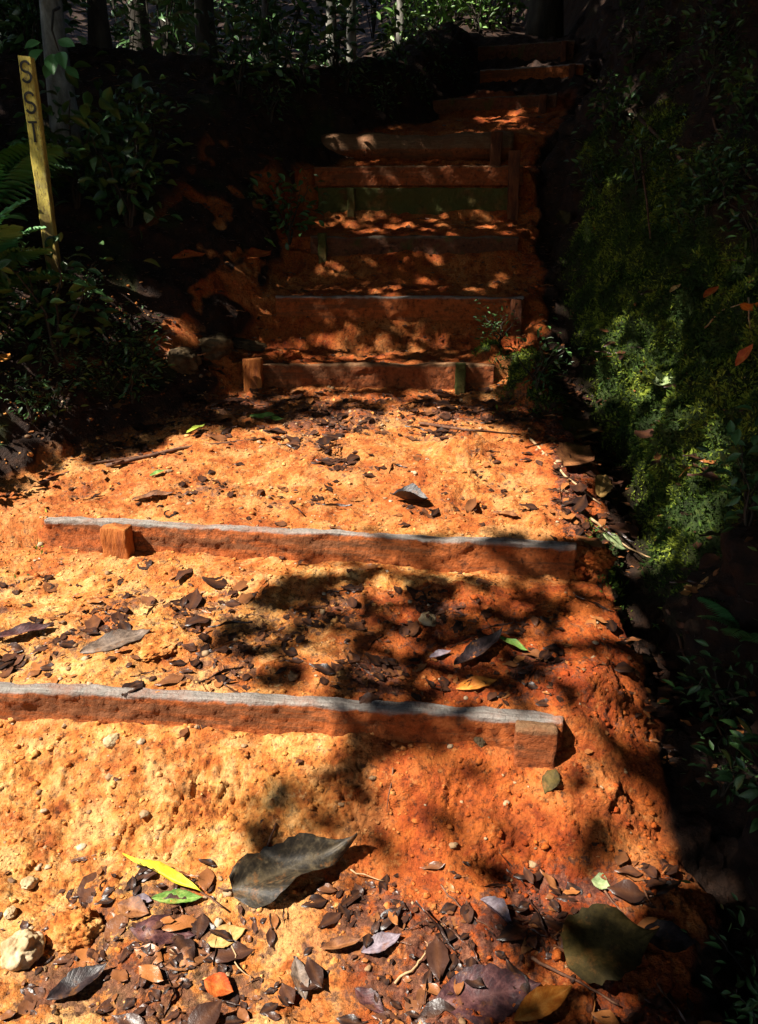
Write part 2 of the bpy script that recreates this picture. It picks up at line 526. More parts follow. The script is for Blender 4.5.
M['under'] = leafmat('undergrowth leaves', (.010, .032, .008), (.025, .070, .016), (.060, .13, .035), .38, .5, attr='rnd')
M['fern'] = leafmat('fern green', (.03, .09, .02), (.05, .17, .04), (.10, .26, .08), .45, .5, attr='rnd')
M['litter'] = leafmat('leaf litter', (.012, .006, .005), (.058, .024, .015), (.30, .11, .032), .38, .42, attr='rnd')
M['moss'] = leafmat('moss', (.010, .024, .003), (.046, .086, .008), (.18, .22, .022), .8, .2, attr='rnd')
M['crumb'] = None
M['rock'] = simple('pale river rock', [(.3, (.20, .11, .04)), (.5, (.36, .26, .14)), (.7, (.50, .41, .28))], 22, .7, .3, .5, .006)
M['rockdull'] = simple('olive grey rock', [(.3, (.030, .018, .009)), (.5, (.085, .055, .025)), (.7, (.15, .10, .045))], 16, .8, .25, .7, .01)
M['twig'] = simple('twig bark', [(.3, (.03, .014, .009)), (.5, (.10, .042, .022)), (.7, (.22, .11, .055))], 40, .7, .3, .4, .003)
M['twigpale'] = simple('pale dry stick', [(.3, (.20, .11, .05)), (.5, (.38, .24, .12)), (.7, (.5, .36, .2))], 40, .7, .3, .4, .003)
M['letter'] = simple('black stencil paint', [(.3, (.012, .011, .010)), (.7, (.03, .027, .02))], 60, .6, .3, .1, .001)


def make_clay_lump(damp_shade=0.0):
    m, nt, b = newmat('clay lump')
    tc = nd(nt, 'ShaderNodeTexCoord').outputs['Object']
    if damp_shade is None:
        damp_shade = nd(nt, 'ShaderNodeAttribute', attribute_name='damp_shade').outputs['Fac']
    nt.links.new(clay_nodes(nt, tc, damp_shade), b.inputs['Base Color'])
    b.inputs['Roughness'].default_value = .85
    b.inputs['Specular IOR Level'].default_value = .2
    nt.links.new(bump(nt, noise(nt, tc, 90, 6, .7), .8, .008), b.inputs['Normal'])
    return m


M['crumb'] = make_clay_lump(.25)
M['clod_red'] = make_clay_lump(.95)
M['loose'] = make_clay_lump(None)


def make_post_mat():
    m, nt, b = newmat('worn yellow paint')
    vec = nd(nt, 'ShaderNodeTexCoord').outputs['Object']
    sep = nd(nt, 'ShaderNodeSeparateXYZ')
    nt.links.new(vec, sep.inputs[0])
    mp = nd(nt, 'ShaderNodeMapping')
    mp.inputs['Scale'].default_value = (9, 9, 2.6)
    nt.links.new(vec, mp.inputs['Vector'])
    n = noise(nt, mp.outputs['Vector'], 3, 6, .65)
    paint = ramp(nt, noise(nt, vec, 30, 5, .6), [(.3, (.55, .42, .05)), (.55, (.72, .58, .09)), (.75, (.70, .62, .25))])
    ad = nd(nt, 'ShaderNodeMath', operation='MULTIPLY_ADD')
    nt.links.new(sep.outputs['Z'], ad.inputs[0])
    ad.inputs[1].default_value = .36
    nt.links.new(n, ad.inputs[2])
    worn = ramp(nt, ad.outputs[0], [(.40, .95), (.60, .75), (.74, .35), (.90, 0.0)])
    chips = ramp(nt, noise(nt, mp.outputs['Vector'], 14, 7, .75), [(.54, 0.0), (.60, .85)])
    paint = mix(nt, chips, paint, (.16, .10, .03))
    col = mix(nt, worn, paint, (.09, .045, .012))
    nt.links.new(col, b.inputs['Base Color'])
    b.inputs['Roughness'].default_value = .6
    nt.links.new(bump(nt, noise(nt, mp.outputs['Vector'], 8, 5, .65), .4, .004), b.inputs['Normal'])
    return m


M['post'] = make_post_mat()

# ------------------------------------------------------------------ object helpers


def link(name, me, m=None, parent=None):
    o = bpy.data.objects.new(name, me)
    C.objects.link(o)
    if m is not None and me is not None and not me.materials:
        me.materials.append(m)
    if parent is not None:
        o.parent = parent
    return o


def tag(o, label=None, cat=None, group=None, kind=None):
    if label:
        o['label'] = label
    if cat:
        o['category'] = cat
    if group:
        o['group'] = group
    if kind:
        o['kind'] = kind
    return o


def thing(name, label, cat, loc=(0, 0, 0), rz=0, group=None):
    o = bpy.data.objects.new(name, None)
    C.objects.link(o)
    o.empty_display_size = .05
    o.location = loc
    o.rotation_euler = (0, 0, rz)
    return tag(o, label, cat, group)


def gauss(x, y, cx_, cy_, sx, sy):
    return np.exp(-((x - cx_) / sx) ** 2 - ((y - cy_) / sy) ** 2)


def litter_density(x, y):
    xr_ = np.interp(y, XR_Y, XR_X)
    xl_ = np.interp(y, XL_Y, XL_X)
    w = .05 + 0 * x
    p2 = np.stack([x, y, 0 * x], 1)
    patch = sstep(-.15, .5, fbm(p2, .3, 2))
    w = w + .9 * sstep(1.60, 1.48, y) * patch * 1.0                        # foot of the stair
    w = w + .9 * gauss(x, y, -.42, 1.34, .16, .14)
    w = w + .9 * gauss(x, y, .12, 1.34, .28, .12)
    y1, y2, y3 = (tline(S_[k], x) for k in ('t1', 't2', 't3'))
    tr = sstep(y1 + .04, y1 + .10, y) * (1 - sstep(y2 - .30, y2 - .12, y))
    w = w + tr * (.5 + .5 * sstep(-.5, .1, x)) * (.3 + patch)
    w = w + .62 * sstep(y2 + .1, y2 + .3, y) * (1 - sstep(y3 - .1, y3, y)) * patch
    w = w + .55 * sstep(y3 - .7, y3 - .3, y) * (1 - sstep(y3 - .05, y3, y))
    w = w + .8 * (np.abs(x - xr_ + .02) < .15) * (y > 2.6)                   # gutter pile
    w = w + .4 * (x < xl_ + .1) + .35 * (x > xr_ + .15) * (1 - .85 * np.exp(-((y - 3.45) / 1.1) ** 2 - ((x - xr_ - .4) / .4) ** 2))
    w = w + .3 * (y > 4.1)
    w = w * np.where((y > 1.55) & (y < y1 - .02), .12, 1)
    return np.clip(w, 0, 1)


humus = np.where(near, litter_density(X, Y) * (1 - sstep(-.1, .02, DR)) * (1 - sstep(3.9, 4.2, Y)), 0)
# terrain objects: one sheet cut along the masks, sharing the border points
FACES = grid_faces(NR, NC)
fclay = clay[FACES].mean(1)
fx, fy, fdr = X[FACES].mean(1), Y[FACES].mean(1), DR[FACES].mean(1)
fdl = DL[FACES].mean(1)
is_path = (fdr < .03) & (fdl < .06) & (fy > .0) & (fy < 11)
is_bank = (~is_path) & (fdr >= .03) & (fdr < 1.6) & (fy > .0) & (fy < 11)
is_ground = ~(is_path | is_bank)


def sub(name, mask):
    f = FACES[mask]
    used, inv = np.unique(f, return_inverse=True)
    me = mesh_np(name, P[used], inv.reshape(-1, 4), {'clay': clay[used], 'moss': moss[used], 'damp_shade': damp_shade[used], 'humus': humus[used]})
    return tag(link(name, me, MAT_T), kind='structure')


sub('path', is_path)
sub('bank', is_bank)
sub('ground', is_ground)

# ray casting on the finished ground
sel = (fy > .3) & (fy < 30) & (np.abs(fx) < 14)
bvh = BVHTree.FromPolygons(P.tolist(), FACES[sel].tolist())


def G(u, v):
    """ground point seen at pixel u, v and its normal"""
    r = ray(u, v)
    h = bvh.ray_cast(EYE, r, 100)
    if h[0] is None:
        return EYE + r * 12, Vector((0, 0, 1))
    n = h[1]
    return h[0], (n if n.z > 0 else -n)


def drop(x, y):
    h = bvh.ray_cast(Vector((x, y, 60)), Vector((0, 0, -1)), 200)
    if h[0] is None:
        return Vector((x, y, float(np.interp(y, BASE_Y, BASE_Z)))), Vector((0, 0, 1))
    n = h[1]
    return h[0], (n if n.z > 0 else -n)


# ------------------------------------------------------------------ shapes
def tube(points, radii, seg=8, noise_amp=0.0, cap=True):
    """tapered tube through points; returns verts, faces(list)"""
    V, Fc = [], []
    n = len(points)
    prev = None
    for i, p in enumerate(points):
        p = Vector(p)
        a = Vector(points[max(i - 1, 0)])
        b = Vector(points[min(i + 1, n - 1)])
        t = (b - a).normalized()
        if prev is None:
            s = t.orthogonal().normalized()
        else:
            s = (prev - t * prev.dot(t)).normalized()
        prev = s
        q = t.cross(s)
        for k in range(seg):
            an = 2 * math.pi * k / seg
            r = radii[i] * (1 + noise_amp * random.uniform(-1, 1))
            V.append(p + s * math.cos(an) * r + q * math.sin(an) * r)
    for i in range(n - 1):
        for k in range(seg):
            k2 = (k + 1) % seg
            Fc.append((i * seg + k, i * seg + k2, (i + 1) * seg + k2, (i + 1) * seg + k))
    if cap:
        Fc.append(tuple(range(seg))[::-1])
        Fc.append(tuple((n - 1) * seg + k for k in range(seg)))
    return V, Fc


def pymesh(name, V, Fc, smooth=True):
    me = bpy.data.meshes.new(name)
    me.from_pydata([tuple(v) for v in V], [], Fc)
    me.polygons.foreach_set('use_smooth', [smooth] * len(me.polygons))
    me.update()
    return me


def join(parts):
    V, Fc = [], []
    for v, f in parts:
        o = len(V)
        V += list(v)
        Fc += [tuple(i + o for i in q) for q in f]
    return V, Fc


def leaf_verts(nl, nw, tip=1.0, fold=.25, curl=.2, wave=0.0, pw=1.0, jag=0.0, seed=0, prof=None):
    """unit leaf: length 1 along +x from 0, half width about .5 along y; returns verts and faces, rib values"""
    rs = np.random.default_rng(seed)
    t = np.linspace(0, 1, nl + 1)
    s = np.linspace(-1, 1, nw + 1)
    wv = np.sin(np.pi * t ** (.85 * tip)) ** pw
    if prof is not None:
        wv = np.interp(t, np.linspace(0, 1, len(prof)), prof)
    wv = np.maximum(wv, .02)
    T, S = np.meshgrid(t, s, indexing='ij')
    W = .5 * wv[:, None] * np.ones_like(S)
    if jag:
        W = W * (1 + jag * rs.uniform(-1, 1, W.shape) * (np.abs(S) > .8))
    x = T
    y = S * W
    z = fold * np.abs(y) + curl * ((T - .4) ** 2 - .16) + wave * np.sin(T * 9 + S * 2.5) * np.abs(S)
    V = np.stack([x, y, z], -1).reshape(-1, 3)
    rib = (np.abs(S) < .05).astype(float).ravel()
    return V, grid_faces(nl + 1, nw + 1), rib


def rot_from(xdir, nrm):
    """matrices (N,3,3) with columns x, y, z"""
    xd = xdir - (xdir * nrm).sum(1)[:, None] * nrm
    xd /= np.linalg.norm(xd, axis=1)[:, None] + 1e-9
    yd = np.cross(nrm, xd)
    return np.stack([xd, yd, nrm], 2)


def scatter(name, pos, xdir, nrm, L, W, nl=3, nw=2, variants=4, rnd=None, fold=.3, curl=.25, wave=.0, tip=1.0, pw=1.0, jag=0.0, ribs=1.0):
    """many leaves as one mesh"""
    n = len(pos)
    nrm = nrm / (np.linalg.norm(nrm, axis=1)[:, None] + 1e-9)
    R = rot_from(xdir, nrm)
    rnd = RNG.random(n) if rnd is None else rnd
    var = RNG.integers(0, variants, n)
    VV, FF, AA, RR, off = [], [], [], [], 0
    for k in range(variants):
        i = np.nonzero(var == k)[0]
        if not len(i):
            continue
        v, f, rib = leaf_verts(nl, nw, tip, fold * (.4 + 1.2 * RNG.random()), curl * RNG.uniform(-1.2, 1.6), wave, pw, jag, k)
        sc = np.stack([L[i], W[i], L[i]], 1)
        loc = v[None] * sc[:, None, :]
        w = np.einsum('nij,nvj->nvi', R[i], loc) + pos[i][:, None, :]
        VV.append(w.reshape(-1, 3))
        FF.append((f[None] + (np.arange(len(i)) * len(v))[:, None, None]).reshape(-1, 4) + off)
        off += len(i) * len(v)
        AA.append(np.repeat(rnd[i], len(v)))
        RR.append(np.tile(rib, len(i)))
    return mesh_np(name, np.concatenate(VV), np.concatenate(FF), {'rnd': np.concatenate(AA), 'rib': ribs * np.concatenate(RR)})


def rand_dirs(n, zmin=-1, zmax=1):
    a = RNG.uniform(0, 2 * math.pi, n)
    z = RNG.uniform(zmin, zmax, n)
    r = np.sqrt(1 - z * z)
    return np.stack([r * np.cos(a), r * np.sin(a), z], 1)


# ------------------------------------------------------------------ timber steps
def board(Lx, h, th, seed, nx=90, warp=.006, round_top=.008):
    """weathered board centred on x, top at z=0, front face at y=0 (towards -y); chipped rounded edges"""
    rs = np.random.default_rng(seed)
    ring = []
    nz, ny = 20, 5
    for k in range(nz):
        ring.append((0, -h + h * k / (nz - 1) * (1 - round_top / h)))
    for a in (30, 60):
        ring.append((round_top * (1 - math.cos(math.radians(a))), -round_top + round_top * math.sin(math.radians(a))))
    for k in range(ny):
        ring.append((round_top + (th - 2 * round_top) * k / (ny - 1), 0))
    for a in (60, 30):
        ring.append((th - round_top * (1 - math.cos(math.radians(a))), -round_top + round_top * math.sin(math.radians(a))))
    ring.append((th, -round_top))
    ring.append((th, -h))
    ring = np.array(ring)
    xs = np.linspace(-Lx / 2, Lx / 2, nx)
    m = len(ring)
    V = np.zeros((nx, m, 3))
    V[:, :, 0] = xs[:, None]
    V[:, :, 1] = ring[None, :, 0]
    V[:, :, 2] = ring[None, :, 1]
    v = V.reshape(-1, 3)
    q = v * np.array([.5, 1, 1]) + seed * 3.1
    v[:, 1] += .009 * fbm(q, .11, 3) - .012 * np.maximum(0, fbm(q + 5, .07, 3)) + .0025 * pn(v / np.array([.03, .012, .012]) + seed)
    v[:, 2] += (.010 * fbm(v * np.array([1, 0, 0]) + seed * 2.7, .22, 3)) * sstep(-h, 0, v[:, 2]) + .002 * pn(v / np.array([.05, .01, .01]) + seed)
    face = sstep(-.004, -.012, v[:, 2]) * (v[:, 1] < th * .5)
    v[:, 1] -= face * (.004 * np.abs(pn(v / .028 + seed)) + .005 * np.abs(pn(v / .013 + seed)) + .006 * np.maximum(0, fbm(v + seed, .09, 2)) - .003)
    v[:, 1] += warp * np.sin(v[:, 0] * 2.1 + seed)
    v[:, 0] += np.where(np.abs(v[:, 0]) > Lx / 2 - 1e-4, .006 * pn(v / .02 + seed), 0)
    fc = []
    for i in range(nx - 1):
        for k in range(m):
            k2 = (k + 1) % m
            fc.append((i * m + k, (i + 1) * m + k, (i + 1) * m + k2, i * m + k2))
    fc.append(tuple(range(m)))
    fc.append(tuple((nx - 1) * m + k for k in range(m))[::-1])
    return [tuple(p) for p in v], fc


def step_thing(s, label, mat, parts, h=None, seed=1, name='timber_step', group='timber steps up the path', bow=0.0):
    L = math.hypot(s[2] - s[1], s[4] - s[3])
    c = ((s[1] + s[2]) / 2, (s[3] + s[4]) / 2, s[5])
    rz = math.atan2(s[4] - s[3], s[2] - s[1])
    t = thing(name, label, 'timber step', c, rz, group)
    v, f = board(L, h or (s[5] - s[6] + .09), s[7], seed, nx=int(60 + 130 * L))
    if bow:
        v = [(x, y + bow * (1 - (2 * x / L) ** 2), z) for x, y, z in v]
    link('riser_board', pymesh('riser_board', v, f), mat, t)
    for (fx_, w, hh, dz, lean, m2) in parts:
        # a short stake driven in front of the board
        sv, sf = stake_shape(w, .055, hh, seed + int(fx_ * 97))
        o = link('stake', pymesh('stake', sv, sf), m2, t)
        yb = bow * (1 - (2 * fx_) ** 2)
        o.location = (fx_ * L, (-.031 if fx_ != .463 else -.010) + yb, dz)
        o.rotation_euler = (lean, random.uniform(-.03, .03), random.uniform(-.05, .05))
    return t


def stake_shape(w, d_, h, seed):
    """rough sawn stake, top at z=0, going down h; front towards -y"""
    nz = 24
    ring = []
    e = .004
    cs = [(-w / 2, -d_ / 2), (w / 2, -d_ / 2), (w / 2, d_ / 2), (-w / 2, d_ / 2)]
    for k in range(4):
        (xa, ya), (xb, yb) = cs[k], cs[(k + 1) % 4]
        ln = math.hypot(xb - xa, yb - ya)
        for t_ in (e / ln, .02 + 2 * e / ln, .35, .65, .98 - 2 * e / ln, 1 - e / ln):
            ring.append((xa + (xb - xa) * t_, ya + (yb - ya) * t_))
    m = len(ring)
    v = []
    for i in range(nz):
        z = 0 if i == 0 else -.004 - h * (i - 1) / (nz - 2)
        k_ = .93 if i == 0 else 1
        for x, y in ring:
            v.append((x * k_, y * k_, z))
    a = np.array(v)
    a[:, 0] += .005 * fbm(a + seed, .06, 2)
    a[:, 1] += .005 * fbm(a + seed + 7, .06, 2)
    a[:2 * m, 2] += np.tile(.007 * pn(a[:m] / .03 + seed), 2)
    a[:, 1] -= .004 * np.abs(pn(a / .02 + seed)) * (a[:, 1] < 0)
    f = []
    for i in range(nz - 1):
        for k in range(m):
            k2 = (k + 1) % m
            f.append((i * m + k, i * m + k2, (i + 1) * m + k2, (i + 1) * m + k))
    f.append(tuple(range(m))[::-1])
    f.append(tuple((nz - 1) * m + k for k in range(m)))
    return [tuple(p) for p in a], f


step_thing(S_['t1'], 'long pale timber edging the lowest step, its left half in bright sun', M['timber'],
           [(.463, .105, .16, -.006, .0, M['timber_brown'])], .21, 1, bow=.012)
step_thing(S_['t2'], 'grey topped timber fronting the sunlit landing, thick stake near its left end', M['timber'],
           [(-.350, .10, .26, .002, .02, M['stake'])], .21, 2, bow=.018)
step_thing(S_['t3'], 'low clay coloured timber at the back of the landing, lowest of the upper flight', M['timber_brown'],
           [(-.485, .095, .30, .03, .02, M['stake']), (.36, .05, .2, .01, 0, M['timber_moss'])], .2, 3)
step_thing(S_['t4'], 'straight grey timber step above the landing with a dark hollow below it', M['timber'], [(.47, .06, .25, -.012, .0, M['stake_dark'])], .19, 4)
step_thing(S_['t5'], 'thin dark timber step under the olive mossy board', M['timber_dark'], [(-.44, .05, .26, .02, .02, M['timber_moss'])], .17, 5)
sm = ('tmb', -0.40, 0.90, 5.66, 5.54, 1.800, 1.655, .06)
step_thing(sm, 'olive green mossy board high on the stair, below a red brown board', M['timber_moss'], [(-.33, .05, .3, .0, .0, M['timber_moss'])], .21, 6)
sb = ('tb', -0.42, 0.92, 5.665, 5.545, 1.935, 1.81, .06)
step_thing(sb, 'red brown board stacked over the mossy board near the stair top', M['timber_brown'], [(.455, .07, .42, .08, .0, M['stake_dark'])], .122, 7)
# the round log at the head of the flight
s = S_['ta']
t = thing('log_step', 'thick reddish log lying across the head of the stair', 'timber step', ((s[1] + s[2]) / 2, (s[3] + s[4]) / 2 + .09, 2.105),
          math.atan2(s[4] - s[3], s[2] - s[1]), 'timber steps up the path')
L = s[2] - s[1]
pts = [(-L / 2 + L * k / 40, .012 * math.sin(k * .35), .01 * math.sin(k * .22)) for k in range(41)]
v, f = tube(pts, [.098 + .006 * math.sin(k * .7) for k in range(41)], 18, .03)
link('log', pymesh('log', v, f), M['timber_brown'], t)
sv, sf = stake_shape(.08, .06, .40, 33)
o = link('stake', pymesh('stake', sv, sf), M['stake_dark'], t)
o.location = (L / 2 - .12, -.125, .09)
for key, lab, sd in (('tf', 'narrow dark timber step where the path bends right at the top', 8), ('tg', 'sunlit edged timber step on the bend, second last up the hill', 9),
                     ('th', 'farthest timber step, just under the bright green clearing', 10)):
    step_thing(S_[key], lab, M['timber'] if key == 'tg' else M['timber_dark'], [(.40, .06, .22, -.012, 0, M['stake_dark'])], .18, sd)

# ------------------------------------------------------------------ trail marker post
top = at(26, 57, 4.0)
base = at(57, 292, 4.0)
gp, _ = drop(base.x, base.y)
base.z = min(base.z, gp.z) - .05
hgt = (top - base).length
pm = thing('trail_marker_post', 'leaning yellow marker post with black letters S S T, among ferns on the left', 'marker post', base)
axis = (top - base).normalized()
pm.rotation_mode = 'QUATERNION'
pm.rotation_quaternion = axis.to_track_quat('Z', 'Y') if False else Vector((0, 0, 1)).rotation_difference(axis)
w_, d_ = .062, .04
nz = 40
vv = []
ring = [(-w_ / 2, -d_ / 2 + .004), (-w_ / 2 + .004, -d_ / 2), (w_ / 2 - .004, -d_ / 2), (w_ / 2, -d_ / 2 + .004), (w_ / 2, d_ / 2), (-w_ / 2, d_ / 2)]
for i in range(nz):
    for x, y in ring:
        vv.append((x, y, hgt * i / (nz - 1)))
a = np.array(vv)
a[:, 0] += .003 * fbm(a, .12, 2)
a[:, 1] += .002 * fbm(a + 5, .10, 2)
a[-6:, 2] += .006 * np.array([1, .5, -.3, -.8, -.4, .6])
fc = [(i * 6 + k, i * 6 + (k + 1) % 6, (i + 1) * 6 + (k + 1) % 6, (i + 1) * 6 + k) for i in range(nz - 1) for k in range(6)]
fc += [tuple((nz - 1) * 6 + k for k in range(6)), tuple(range(6))[::-1]]
link('post', pymesh('post', a.tolist(), fc, False), M['post'], pm)


def stroke(path, width, depth=.0016):
    """brushed letter stroke as a thin ribbon of paint, in x,z"""
    parts = []
    pts = [Vector((x, 0, z)) for x, z in path]
    V, Fc = [], []
    for i, p in enumerate(pts):
        a_ = pts[max(i - 1, 0)]
        b_ = pts[min(i + 1, len(pts) - 1)]
        t_ = (b_ - a_).normalized()
        n_ = Vector((-t_.z, 0, t_.x)) * width / 2 * random.uniform(.85, 1.1)
        for q in (p - n_, p + n_):
            V += [q, q + Vector((0, -depth, 0))]
    for i in range(len(pts) - 1):
        o_ = i * 4
        Fc += [(o_ + 1, o_ + 3, o_ + 7, o_ + 5), (o_, o_ + 1, o_ + 5, o_ + 4), (o_ + 3, o_ + 2, o_ + 6, o_ + 7)]
    return V, Fc


def letter(ch, zc, w=.040, h=.082):
    if ch == 'S':
        pth = []
        for k in range(11):
            an = math.radians(20 + k * 25)
            pth.append((w / 2 * math.cos(an), h * .25 + h * .25 * math.sin(an)))
        for k in range(1, 11):
            an = math.radians(90 - k * 25)
            pth.append((w / 2 * math.cos(an), -h * .25 + h * .25 * math.sin(an)))
        sh = [stroke(pth, .0105)]
    else:
        sh = [stroke([(-w / 2, h / 2), (w / 2, h / 2)], .010), stroke([(0, h / 2 - .005), (.001, 0), (0, -h / 2)], .010)]
    V, Fc = join(sh)
    o_ = link('letter', pymesh('letter', V, Fc, False), M['letter'], pm)
    o_.location = (0, -d_ / 2 - .0025, zc)


letter('S', hgt - .062)
letter('S', hgt - .185)
letter('T', hgt - .305)

# ------------------------------------------------------------------ leaves that lie on the ground, one by one
LM = {
    'blackgreen': leafmat('dark leathery leaf', (.008, .006, .004), (.022, .016, .009), (.075, .055, .030), .42, .45),
    'yellow': leafmat('yellow leaf', (.36, .27, .015), (.56, .46, .022), (.68, .58, .06), .5, .4),
    'green': leafmat('fresh green leaf', (.05, .11, .015), (.10, .20, .03), (.24, .32, .08), .45, .4),
    'lime': leafmat('lime leaf', (.25, .33, .03), (.42, .50, .06), (.55, .58, .18), .5, .4),
    'red': leafmat('red orange leaf', (.26, .03, .006), (.42, .07, .01), (.5, .15, .03), .5, .4),
    'olive': leafmat('olive leaf', (.028, .020, .005), (.055, .038, .009), (.09, .06, .016), .6, .3),
    'orange': leafmat('orange leaf', (.38, .10, .012), (.52, .17, .02), (.62, .28, .06), .45, .4),
    'purple': leafmat('purple brown leaf', (.020, .008, .010), (.050, .018, .020), (.12, .05, .045), .36, .5),
    'grey': leafmat('grey brown leaf', (.05, .035, .028), (.11, .075, .055), (.22, .16, .12), .4, .5),
    'lilac': leafmat('pale lilac leaf', (.07, .05, .06), (.14, .105, .125), (.26, .21, .24), .35, .5),
    'brown': leafmat('brown leaf', (.07, .025, .012), (.16, .06, .022), (.28, .12, .045), .42, .45),
    'tan': leafmat('tan leaf', (.26, .13, .035), (.40, .23, .07), (.52, .34, .13), .5, .4),
    'pale': leafmat('pale green leaf', (.13, .18, .07), (.22, .28, .12), (.36, .42, .22), .45, .4),
    'black': leafmat('blackened leaf', (.006, .004, .005), (.014, .009, .010), (.04, .025, .024), .3, .5),
}


def put_leaf(p0, p1, ratio, mat, label, lift=.004, curl=.15, fold=.18, wave=.02, stalk=0.0, roll=0.0, tip=1.0, pw=1.0, cat='leaf', group=None, on_y=None, name='fallen_leaf', tip_up=0.0, prof=None, drape=True):
    if on_y is None:
        a_, n0 = G(*p0)
        b_, n1 = G(*p1)
    else:
        a_, b_ = at(*p0, on_y), at(*p1, on_y)
        n0 = n1 = Vector((0, -.3, 1))
    b_ = b_ + Vector((0, 0, tip_up))
    d_ = b_ - a_
    Ln = max(d_.length, .012)
    if Ln > .45:
        d_ = d_ * (.3 / Ln)
        Ln = .3
    xd = d_.normalized()
    nn = (n0 + n1 + Vector((0, 0, 1.6))).normalized()
    nn = (nn - xd * nn.dot(xd)).normalized()
    nn = Matrix.Rotation(roll, 3, xd) @ nn
    v, f, rib = leaf_verts(22, 10, tip, fold, curl, wave, pw, .07, len(label), prof)
    v = v * np.array([Ln, Ln * ratio, Ln])
    v[:, 2] -= v[:, 2].min() * .6
    v[:, 2] += .012 * Ln * np.sin(v[:, 0] / Ln * 14 + v[:, 1] / Ln * 6)
    o_ = thing(name, label, cat, a_ + nn * lift, 0, group) if stalk else None
    yd = nn.cross(xd)
    org = a_ + nn * lift
    if drape and nn.z > .6:                     # lay the blade over the clay so that nothing pokes through it
        for i in range(len(v)):
            w = org + xd * v[i, 0] + yd * v[i, 1] + nn * v[i, 2]
            gz_ = drop(w.x, w.y)[0].z + .0025
            if w.z < gz_:
                v[i] += np.array((xd.z, yd.z, nn.z)) * min(gz_ - w.z, .03)
    lx_ = np.repeat(np.linspace(0, 1, 23), 11)
    ly_ = np.tile(np.linspace(-1, 1, 11), 23)
    me = mesh_np('blade', v, f, {'rib': rib, 'lx': lx_, 'ly': ly_})
    R = Matrix(((xd.x, yd.x, nn.x), (xd.y, yd.y, nn.y), (xd.z, yd.z, nn.z)))
    if stalk:
        b2 = link('blade', me, LM[mat], o_)
        o_.rotation_euler = R.to_euler()
        V, Fc = tube([(0.02 * Ln, 0, .002), (-stalk * .5, .006, .004), (-stalk, .016, .010)], [.0022, .0018, .0022], 6)
        link('stalk', pymesh('stalk', V, Fc), M['twig'], o_)
        return o_
    o_ = link(name, me, LM[mat])
    o_.location = a_ + nn * lift
    o_.rotation_euler = R.to_euler()
    return tag(o_, label, cat, group)


